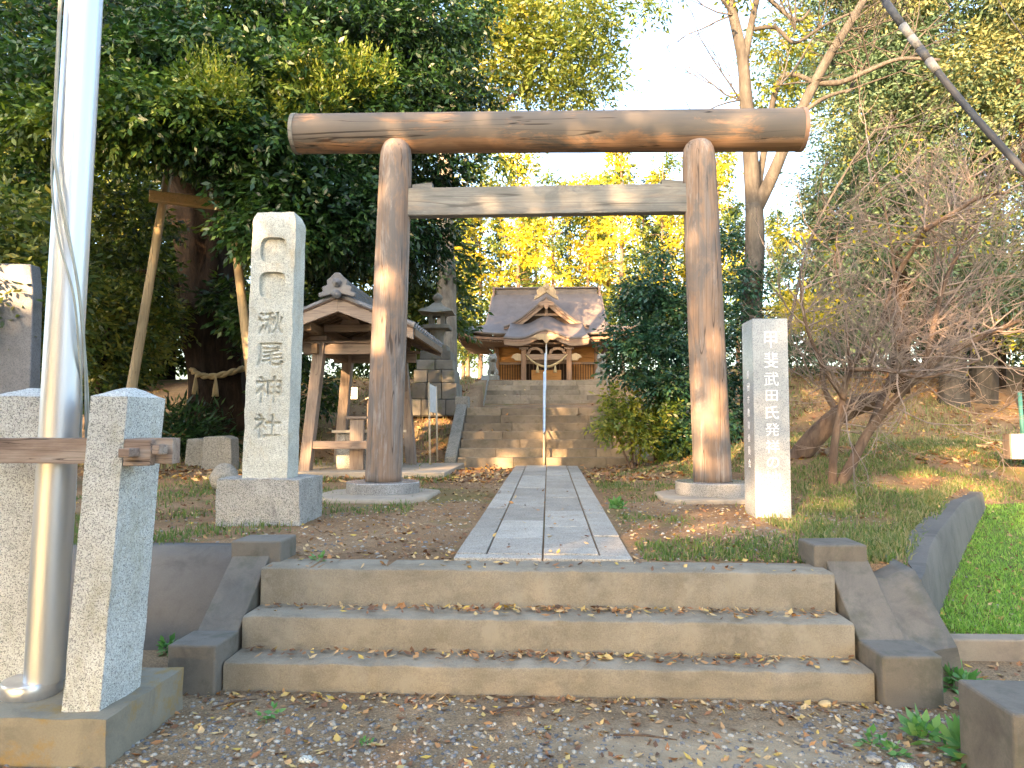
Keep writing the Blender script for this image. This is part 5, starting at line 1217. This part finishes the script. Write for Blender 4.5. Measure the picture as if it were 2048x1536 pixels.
for c_, n_, L0 in ((U1, 16, .55), (U2, 18, .55), (U3, 16, .55), (U4, 16, .6), (A[8:], 26, .75), (B[14:], 30, .8), (C_[4:], 14, .6), (D, 22, .75), (E_, 14, .5), (F_, 16, .7), (G_[4:], 18, .7), (K_[6:], 24, .8)):
    for k in range(n_):
        p = r5.choice(c_); grow(tw, p, Vector((r5.gauss(.15,.7), r5.gauss(0,.6), r5.gauss(.35,.5))), L0*r5.uniform(.6,1.25), .011, 3, r5, .45, .12, 4, (2,3), .0022)
sput('twigs', tw, M_twig, e)
cl = [PC(x, y, 8.6, .4, n, .8, (1,.8,.4)) for x, y, n in ((1950,470,22),(2010,400,20),(1830,440,14),(1990,690,16),(1700,480,18),(1640,600,20),(1760,300,10))]
crown(e, cl, L_yel, 'last_leaves', size=.07, spray=.3, seed=95, per=3, shell=.1)
e = thing('leaning_trunk', 'thick leaning dark trunk lying behind the inscribed stone post', 'tree trunk', tuple(P(1600, 905, 10.3)))
m = MB(); q = P(1590, 930, 10.3); limb(m, [(q.x, 10.3, H(q.x, 10.3)-.1), P(1630, 878, 10.2), P(1680, 830, 10.1), P(1725, 808, 10), P(1762, 800, 9.9)], .15, .11, 12, wob=.25)
limb(m, [P(1680, 830, 10.1), P(1650, 780, 10.2), P(1640, 690, 10.3)], .05, .02, 8); sput('trunk', m, M_bark_m, e)
m = MB()
for k in range(10): grow(m, P(1640+r5.uniform(-30,90), 800+r5.uniform(-60,30), 10.2), Vector((r5.gauss(0,.6), r5.gauss(0,.4), .8)), .7, .010, 3, r5, .45, .15, 4, (2,3))
sput('twigs', m, M_twig, e)

# cables
m = MB(); a, b = P(1740, -40, 6.4), P(2120, 415, 5.4); cvr = [a.lerp(b, t/20) - Vector((0,0,.10*math.sin(math.pi*t/20))) for t in range(21)]
e = thing('stay_cable', 'thick black cable slanting down across the top right corner', 'cable', tuple(a)); m.tube(cvr, .027, 10); sput('cable', m, M_cable, e)
for i_ in range(4, 8):
    m = MB(); m.tube([cvr[i_].lerp(cvr[i_+1], .02), cvr[i_].lerp(cvr[i_+1], .98)], [.036, .033], 12); sput('cover', m, M_cover if i_ in (4, 5, 7) else M_cable, e)
m = MB(); m.tube([cvr[i] for i in range(2, 5)], .032, 12); sput('sleeve', m, M_cable, e)
m = MB(); m.tube([P(1970, -40, 9), P(2090, 140, 9)], .006, 6); tag(sput('thin_wire', m, M_cable), 'thin wire crossing the extreme top right corner', 'wire')
# right edge signs
q0, q1 = P(2022, 868, 9.6), P(2048, 918, 9.6)
e = thing('low_plank_sign', 'whitewashed horizontal plank cut off by the right edge', 'plank', (q0.x+.4, 9.6, H(q0.x+.4, 9.6)))
put('plank', MB().box(q0.x, q0.x+1.2, 9.6, 9.72, q1.z, q0.z).rough(.005, 4), M_white, e, bevel=.01)
put('end_cap', MB().box(q0.x-.03, q0.x-.002, 9.59, 9.73, q1.z, q0.z), M_twood_z, e)
put('foot', MB().box(q0.x+.6, q0.x+.7, 9.62, 9.70, .5, q1.z-.002), M_twood_z, e)
q = P(2044, 790, 10.2); e = thing('green_net_post', 'green steel post with wire mesh at the right edge above the plank', 'post', (q.x, 10.2, H(q.x, 10.2)))
m = MB(); m.tube([(q.x, 10.2, H(q.x,10.2)-.1), (q.x-.03, 10.2, P(2040, 783, 10.2).z)], .025, 10); sput('pole', m, M_green, e)
m = MB()
for k in range(9): m.tube([(q.x+.02, 10.2, q.z-.45+k*.055), (q.x+.6, 10.2, q.z-.45+k*.055)], .004, 4)
for k in range(10): m.tube([(q.x+.04+k*.055, 10.2, q.z-.45), (q.x+.04+k*.055, 10.2, q.z)], .004, 4)
put('mesh', m, M_green, e)

# ------------------------------------------------------------------ shade trees behind the viewer (toward the sun)
bl_ = []
sd = Vector((-math.sin(SUN_AZ), -math.cos(SUN_AZ), 0)); pp_ = Vector((math.cos(SUN_AZ), -math.sin(SUN_AZ), 0))
rb_ = random.Random(4); mesh_v = []
for v in range(2):
    cl = []
    for k in range(40):
        a = rb_.uniform(0, 6.28); z = 2.2 + 10.0*rb_.random()**1.05; ro = rb_.uniform(0, 2.3)
        cl.append(((math.cos(a)*ro, math.sin(a)*ro, z), (rb_.uniform(.8,1.3), 1.0, rb_.uniform(.5,.9)), 130 if z < 6.5 else 38, .4))
    me = leaf_mesh('shade_crown', cl, size=.30, aspect=.55, per=5, spray=.5, mat=L_mid, seed=200+v, shell=.2); NQ[0] += len(me.polygons)
    m = MB(); limb(m, [(0,0,-.3),(.1,0,4),(0,.1,11)], .25, .06, 10); mesh_v.append((me, m.mesh('shade_trunk', True)))
for i in range(10):
    u = -16.5 + i*3.5; c = Vector((0, 3, 0)) + sd*(15+ (i%2)*2.6) + pp_*u
    e = thing('shade_tree', 'leafy tree behind the viewer, %s from the left in the shading row' % ['first','second','third','fourth','fifth','sixth','seventh','eighth','ninth','tenth'][i], 'tree', (c.x, c.y, 0), 'shade trees behind the viewer')
    e.rotation_euler.z = rb_.uniform(0, 6.28); s_ = rb_.uniform(.92, 1.12); e.scale = (s_, s_, s_)
    for nm, me in zip(('crown', 'trunk'), mesh_v[i % 2]):
        o = bpy.data.objects.new(nm, me); COL.objects.link(o); o.parent = e
        if nm == 'trunk' and not me.materials: me.materials.append(M_bark_m)

# ------------------------------------------------------------------ litter, gravel, grass
def on_slab(x, y):
    if abs(x) < .575 and 4.66 < y < 13.4: return .592 + .0105*(y-4.6)
    return None
def surf(x, y):
    if abs(x) < 1.70:
        if 3.87 <= y < 4.10: return .170
        if 4.10 <= y < 4.36: return .354
        if 4.36 <= y < 4.66: return .574
        if y >= 13.48 and y < 15.27: return .66+.16*(int((y-13.48)/.255)+1)
        if y >= 15.27 and y < 19.15: return 1.78
        if 19.15 <= y < 22.5: return min(ZT, 1.78+.148*(int((y-19.15)/.28)+1))
    s_ = on_slab(x, y)
    return s_ if s_ is not None else H(x, y)
def scatter_leaves(name, pts, size, mat, seed, curl=.25, tilt=.35, tint=None):
    g = np.random.default_rng(seed); n = len(pts); pos = np.array(pts)
    a = g.random(n)*6.28; ld = np.stack([np.cos(a), np.sin(a), g.normal(size=n)*tilt], 1); ld /= np.linalg.norm(ld, axis=1)[:,None]
    nr = np.stack([g.normal(size=n)*tilt, g.normal(size=n)*tilt, np.ones(n)], 1); w = np.cross(ld, nr); w /= np.linalg.norm(w, axis=1)[:,None]; nn = np.cross(w, ld)
    Ls = (size*(.45+.9*g.random(n)))[:,None]; asp = (.3+.35*g.random(n))[:,None]
    V = np.stack([pos-ld*Ls*.5+nn*Ls*curl*.4, pos-w*Ls*asp*.5+nn*Ls*curl*.25, pos, pos+w*Ls*asp*.5+nn*Ls*curl*.25, pos+ld*Ls*.5+nn*Ls*curl*.5], 1); V[:,:,2] += .004
    me = bpy.data.meshes.new(name); me.vertices.add(n*5); me.vertices.foreach_set('co', V.reshape(-1).astype(np.float32))
    idx = (np.arange(n)*5)[:,None]; F_a = np.concatenate([idx+np.array([[0,1,2]]), idx+np.array([[1,4,2]]), idx+np.array([[2,4,3]]), idx+np.array([[0,2,3]])], 0).astype(np.int32)
    me.loops.add(F_a.size); me.loops.foreach_set('vertex_index', F_a.ravel()); me.polygons.add(len(F_a)); me.polygons.foreach_set('loop_start', np.arange(len(F_a), dtype=np.int32)*3); me.polygons.foreach_set('loop_total', np.full(len(F_a), 3, np.int32))
    T = np.clip(g.random(n) if tint is None else np.array(tint)+g.normal(size=n)*.2, 0, 1); cc = np.repeat(T, 5)
    at = me.color_attributes.new('tint', 'FLOAT_COLOR', 'POINT'); at.data.foreach_set('color', np.stack([cc,cc,cc,np.ones_like(cc)],1).reshape(-1).astype(np.float32)); me.update(calc_edges=True); me.materials.append(mat)
    return me
r6 = random.Random(77); pts = []
def try_add(x, y, dz=0):
    pts.append((x, y, surf(x, y)+dz))
for _ in range(1500): try_add(r6.uniform(-2.6, 3.4), r6.uniform(2.6, 3.85))
for _ in range(420): try_add(r6.uniform(-2.2, 3.6), 3.86-abs(r6.gauss(0,.09)))
for zc_2, yb_, n_ in ((.17, 4.085, 420), (.354, 4.345, 420)):
    for _ in range(n_):
        x = r6.gauss(.35, .75) if r6.random() < .7 else r6.uniform(-1.65, 1.65)
        if abs(x) < 1.67: pts.append((x, yb_-min(.20, abs(r6.gauss(0,.085))), zc_2+r6.uniform(.002,.014)))
for _ in range(60): try_add(r6.uniform(-1.6,1.6), r6.uniform(4.38, 4.62))
for _ in range(60): try_add(r6.uniform(-.55,.55), r6.uniform(4.7, 9))
for _ in range(8000):
    y = 4.7 + 6.5*r6.random()**1.3; x = r6.uniform(-5, 6)
    if abs(x) < .58: continue
    try_add(x, y)
for _ in range(1500): try_add(r6.uniform(4.2, 8.5), r6.uniform(7.5, 12))
for _ in range(500): try_add(r6.uniform(2.4, 4.6), r6.uniform(3.4, 4.55))
for _ in range(160): try_add(r6.uniform(3, 6), r6.uniform(5, 8))
put('fallen_leaves', scatter_leaves('fallen_leaves', pts, .046, L_litter, 1), None, kind='stuff')
pts = []
for _ in range(16000):
    y = 10+12*r6.random()**1.2; x = r6.uniform(-9, 10)
    if abs(x) < 1.9 and y > 12.9 and r6.random() > .06: continue
    if abs(x) < .58: continue
    try_add(x, y)
put('fallen_leaves', scatter_leaves('fallen_leaves', pts, .11, L_litter, 2, tilt=.5), None, kind='stuff')
# gravel
def gravel(name, n, fx, smin, smax, seed, cols):
    g = np.random.default_rng(seed); V = []; Fc = []; T = []
    ico = [(0,0,1),(.9,0,.35),(.28,.85,.35),(-.72,.53,.35),(-.72,-.53,.35),(.28,-.85,.35),(.72,.53,-.4),(-.28,.85,-.4),(-.9,0,-.4),(-.28,-.85,-.4),(.72,-.53,-.4)]
    fc = [(0,1,2),(0,2,3),(0,3,4),(0,4,5),(0,5,1),(1,6,2),(2,6,7),(2,7,3),(3,7,8),(3,8,4),(4,8,9),(4,9,5),(5,9,10),(5,10,1),(1,10,6)]
    ico = np.array(ico); fc = np.array(fc)
    P_ = np.array([fx(g) for _ in range(n)]); z = np.array([surf(x, y) for x, y in P_])
    s = smin+(smax-smin)*g.random(n)**3
    A = g.random(n)*6.28; sx = s*(.8+.5*g.random(n)); sy = s*(.6+.4*g.random(n)); sz = s*(.35+.3*g.random(n))
    J = 1+g.normal(size=(n,11,1))*.10
    L3 = ico[None]*J*np.stack([sx,sy,sz],1)[:,None,:]
    ca, sa = np.cos(A)[:,None], np.sin(A)[:,None]
    X = L3[...,0]*ca-L3[...,1]*sa+P_[:,0:1]; Yv = L3[...,0]*sa+L3[...,1]*ca+P_[:,1:2]; Z = L3[...,2]+z[:,None]+(sz*.15)[:,None]
    V = np.stack([X,Yv,Z],2).reshape(-1,3); F_ = (fc[None]+(np.arange(n)*11)[:,None,None]).reshape(-1,3).astype(np.int32)
    me = bpy.data.meshes.new(name); me.vertices.add(len(V)); me.vertices.foreach_set('co', V.reshape(-1).astype(np.float32))
    me.loops.add(F_.size); me.loops.foreach_set('vertex_index', F_.ravel()); me.polygons.add(len(F_)); me.polygons.foreach_set('loop_start', np.arange(len(F_), dtype=np.int32)*3); me.polygons.foreach_set('loop_total', np.full(len(F_), 3, np.int32)); me.polygons.foreach_set('use_smooth', [True]*len(F_))
    cc = np.repeat(g.random(n), 11); at = me.color_attributes.new('tint', 'FLOAT_COLOR', 'POINT'); at.data.foreach_set('color', np.stack([cc,cc,cc,np.ones_like(cc)],1).reshape(-1).astype(np.float32)); me.update(calc_edges=True); me.materials.append(cols)
    return me
M_grav = leafmat('gravel stone', [(.07,.07,.075), (.14,.145,.155), (.22,.215,.205), (.33,.29,.22), (.46,.43,.37)], 0, .7)
def fg(g):
    while True:
        x, y = g.uniform(-2.7, 3.6), 2.55+1.3*g.random()
        w = .35 + .65*(y < 3.5) - .6*math.exp(-((x-.75)**2/.35+(y-3.25)**2/.12))
        if x > 1.2 and y > 3.1: w += .4
        if g.random() < w: return x, y
put('gravel', gravel('gravel', 13000, fg, .003, .019, 3, M_grav), None, kind='stuff')
put('gravel', gravel('gravel', 2500, lambda g: ((lambda s_: (s_*g.uniform(.62, 3.4), g.uniform(4.7, 8)))(1 if g.random() < .5 else -1)), .004, .02, 4, M_grav), None, kind='stuff')
for i, (px, py, s_, lab) in enumerate(((1528,1372,.040,'reddish brown stone against the foot of the lowest step'),(1650,1388,.034,'pale oval pebble near the right end of the steps'),(1808,1505,.036,'pale grey flat pebble at the bottom right'),(690,1428,.02,'dark round pebble in the left foreground'),(1082,1448,.022,'small blue-grey pebble in the middle foreground'),(1745,1490,.034,'grey pebble left of the pale flat one'),(612,1515,.03,'pale flat pebble at the bottom left'))):
    Y = 1.42*F/(py-848); q = P(px, py, Y); stone('pebble', (q.x, Y, .02+s_*.3), (s_, s_*.8, s_*.5), lab, 'pebble', (M_rope if i == 1 else M_bark_m if i == 0 else M_gran_m if i in (2,6) else M_stone), 50+i, 'larger pebbles in the foreground')
# grass
def blades(name, n, fx, hmin, hmax, mat, seed, tint, width=.006, lean=.35):
    g = np.random.default_rng(seed); P_ = []
    while len(P_) < n:
        q = fx(g)
        if q is not None: P_.append(q)
    P_ = np.array(P_); z = np.array([surf(x, y) for x, y in P_]); h = hmin+(hmax-hmin)*g.random(n)**1.5; a = g.random(n)*6.28; b = g.random(n)*6.28; l = lean*g.random(n)
    wv = np.stack([np.cos(a), np.sin(a), np.zeros(n)],1)*(width*(.6+.8*g.random(n)))[:,None]
    base = np.stack([P_[:,0],P_[:,1],z-.005],1); mid = base+np.stack([np.cos(b)*l*h*.35, np.sin(b)*l*h*.35, h*.55],1); tip = base+np.stack([np.cos(b)*l*h*1.3, np.sin(b)*l*h*1.3, h*(1-.3*l)],1)
    V = np.stack([base-wv, base+wv, mid+wv*.8, tip, mid-wv*.8],1)
    me = bpy.data.meshes.new(name); me.vertices.add(n*5); me.vertices.foreach_set('co', V.reshape(-1).astype(np.float32))
    idx = (np.arange(n)*5)[:,None]; 
    Fq = (idx+np.array([[0,1,2,4]])); Ft = (idx+np.array([[4,2,3]]))
    allv = np.concatenate([Fq.ravel(), Ft.ravel()]).astype(np.int32); tot = np.concatenate([np.full(n,4), np.full(n,3)]).astype(np.int32); st_ = np.concatenate([[0], np.cumsum(tot)[:-1]]).astype(np.int32)
    me.loops.add(len(allv)); me.loops.foreach_set('vertex_index', allv); me.polygons.add(2*n); me.polygons.foreach_set('loop_start', st_); me.polygons.foreach_set('loop_total', tot)
    cc = np.repeat(np.clip(tint+g.normal(size=n)*.25, 0, 1), 5); at = me.color_attributes.new('tint', 'FLOAT_COLOR', 'POINT'); at.data.foreach_set('color', np.stack([cc,cc,cc,np.ones_like(cc)],1).reshape(-1).astype(np.float32)); me.update(calc_edges=True); me.materials.append(mat)
    return me
def patchy(x0, x1, y0, y1, thr, sc_=.9, cond=None, p=1.0):
    def f(g):
        x, y = g.uniform(x0, x1), y0+(y1-y0)*g.random()**p
        if cond and not cond(x, y): return None
        if mnoise.noise(Vector((x*sc_, y*sc_, 9)))+.35*mnoise.noise(Vector((x*3.1, y*3.1, 2)))+g.normal()*.12 < thr: return None
        return x, y
    return f
up_c = lambda x, y: y > y_start(x)+.03
put('lawn_grass', blades('lawn_grass', 52000, patchy(2.6, 7.5, 4.74, 10.5, -.6, .7, lambda x, y: y < y_start(x)-.05, 1.5), .02, .055, L_lawn, 11, .5, .004, .8), None, kind='stuff')
put('bank_grass', blades('bank_grass', 42000, patchy(1.9, 9.0, 4.6, 14, -.02, .8, lambda x, y: up_c(x, y) and (x-1.7) > (8-y)*.12, 1.4), .02, .085, L_grass, 12, .68, .005, .7), None, kind='stuff')
put('bank_grass', blades('bank_grass', 9000, patchy(-5.5, -1.3, 4.98, 11, .02, .9, up_c, 1.6), .02, .09, L_grass, 13, .45, .005, .8), None, kind='stuff')
put('bank_grass', blades('bank_grass', 5000, patchy(.65, 2.2, 4.7, 12, .12, .9, up_c, 1.2), .02, .07, L_grass, 14, .5, .005, .8), None, kind='stuff')
put('dry_tufts', blades('dry_tufts', 12000, patchy(-9, 9, 11, 21, .02, .6, lambda x, y: abs(x) > 2.0), .05, .18, L_grass, 15, .95, .010, .9), None, kind='stuff')
fr = []
for _ in range(2600):
    t = r6.random(); x, y = wall_xy(t); fr.append((x-.12-abs(r6.gauss(0,.10)), y+.16+abs(r6.gauss(0,.08))))
it = iter(fr)
put('wall_top_grass', blades('wall_top_grass', 2500, lambda g: next(it), .03, .11, L_grass, 16, .8, .005, .9), None, kind='stuff')
# small weeds
wl = [(535,1425,.055,'leafy weed in the gravel left of centre foreground'),(640,1118,.05,'weed tuft left of the top step'),(1235,1018,.09,'grass tuft at the right edge of the path'),(1915,1345,.10,'broad-leaved weed between kerb and right cheek'),(1740,1450,.06,'small weed in the blue gravel patch'),(1845,1440,.09,'spreading weed left of the corner block'),(1950,1470,.13,'large leafy weed against the corner block'),(1975,1400,.11,'tall leafy weed behind the corner block'),(1890,1300,.07,'weed at the foot of the kerb'),(730,1470,.03,'tiny weed in the bottom left gravel'),(1790,1465,.05,'little weed beside the grey pebbles'),(335,1300,.08,'weed beside the lower block of the left cheek'),(1640,1360,.05,'weed against the right end of the lowest step'),(1430,1255,.0,'')]
for i, (px, py, s_, lab) in enumerate(wl):
    if not s_: continue
    if py > 1140: Y = 1.40*F/(py-848)
    else: Y = .86*F/(py-848)
    q = P(px, py, Y); z = H(q.x, Y)
    e = thing('weed', lab, 'weed', (q.x, Y, z), 'small weeds')
    crown(e, [((q.x, Y, z+s_*.25), (s_*.55,s_*.5,s_*.3), 9 if s_ < .08 else 26, .6)], L_weed, 'leaves', size=s_*.75, aspect=.5, spray=s_*.5, droop=-.4, per=3, seed=300+i, shell=.1)
m = MB()
for (px, py, dx, dy) in ((1030,1413,.10,.05),(1290,1460,.14,-.02),(470,1410,.09,.06),(1010,1412,.06,.03)):
    Y = 1.42*F/(py-848); q = P(px, py, Y); m = MB(); m.tube([(q.x-dx, Y-dy, .035), (q.x, Y, .045), (q.x+dx, Y+dy, .035)], [.004,.006,.003], 6)
    tag(sput('fallen_stick', m, M_bark_m), {1030:'thin dark stick on the sandy ground below the steps',1290:'thicker dark stick on the sandy patch',470:'stick near the left foreground weed',1010:'short stick beside the thin one below the steps'}[px], 'stick', 'fallen sticks')
print('leaf quads', NQ[0])
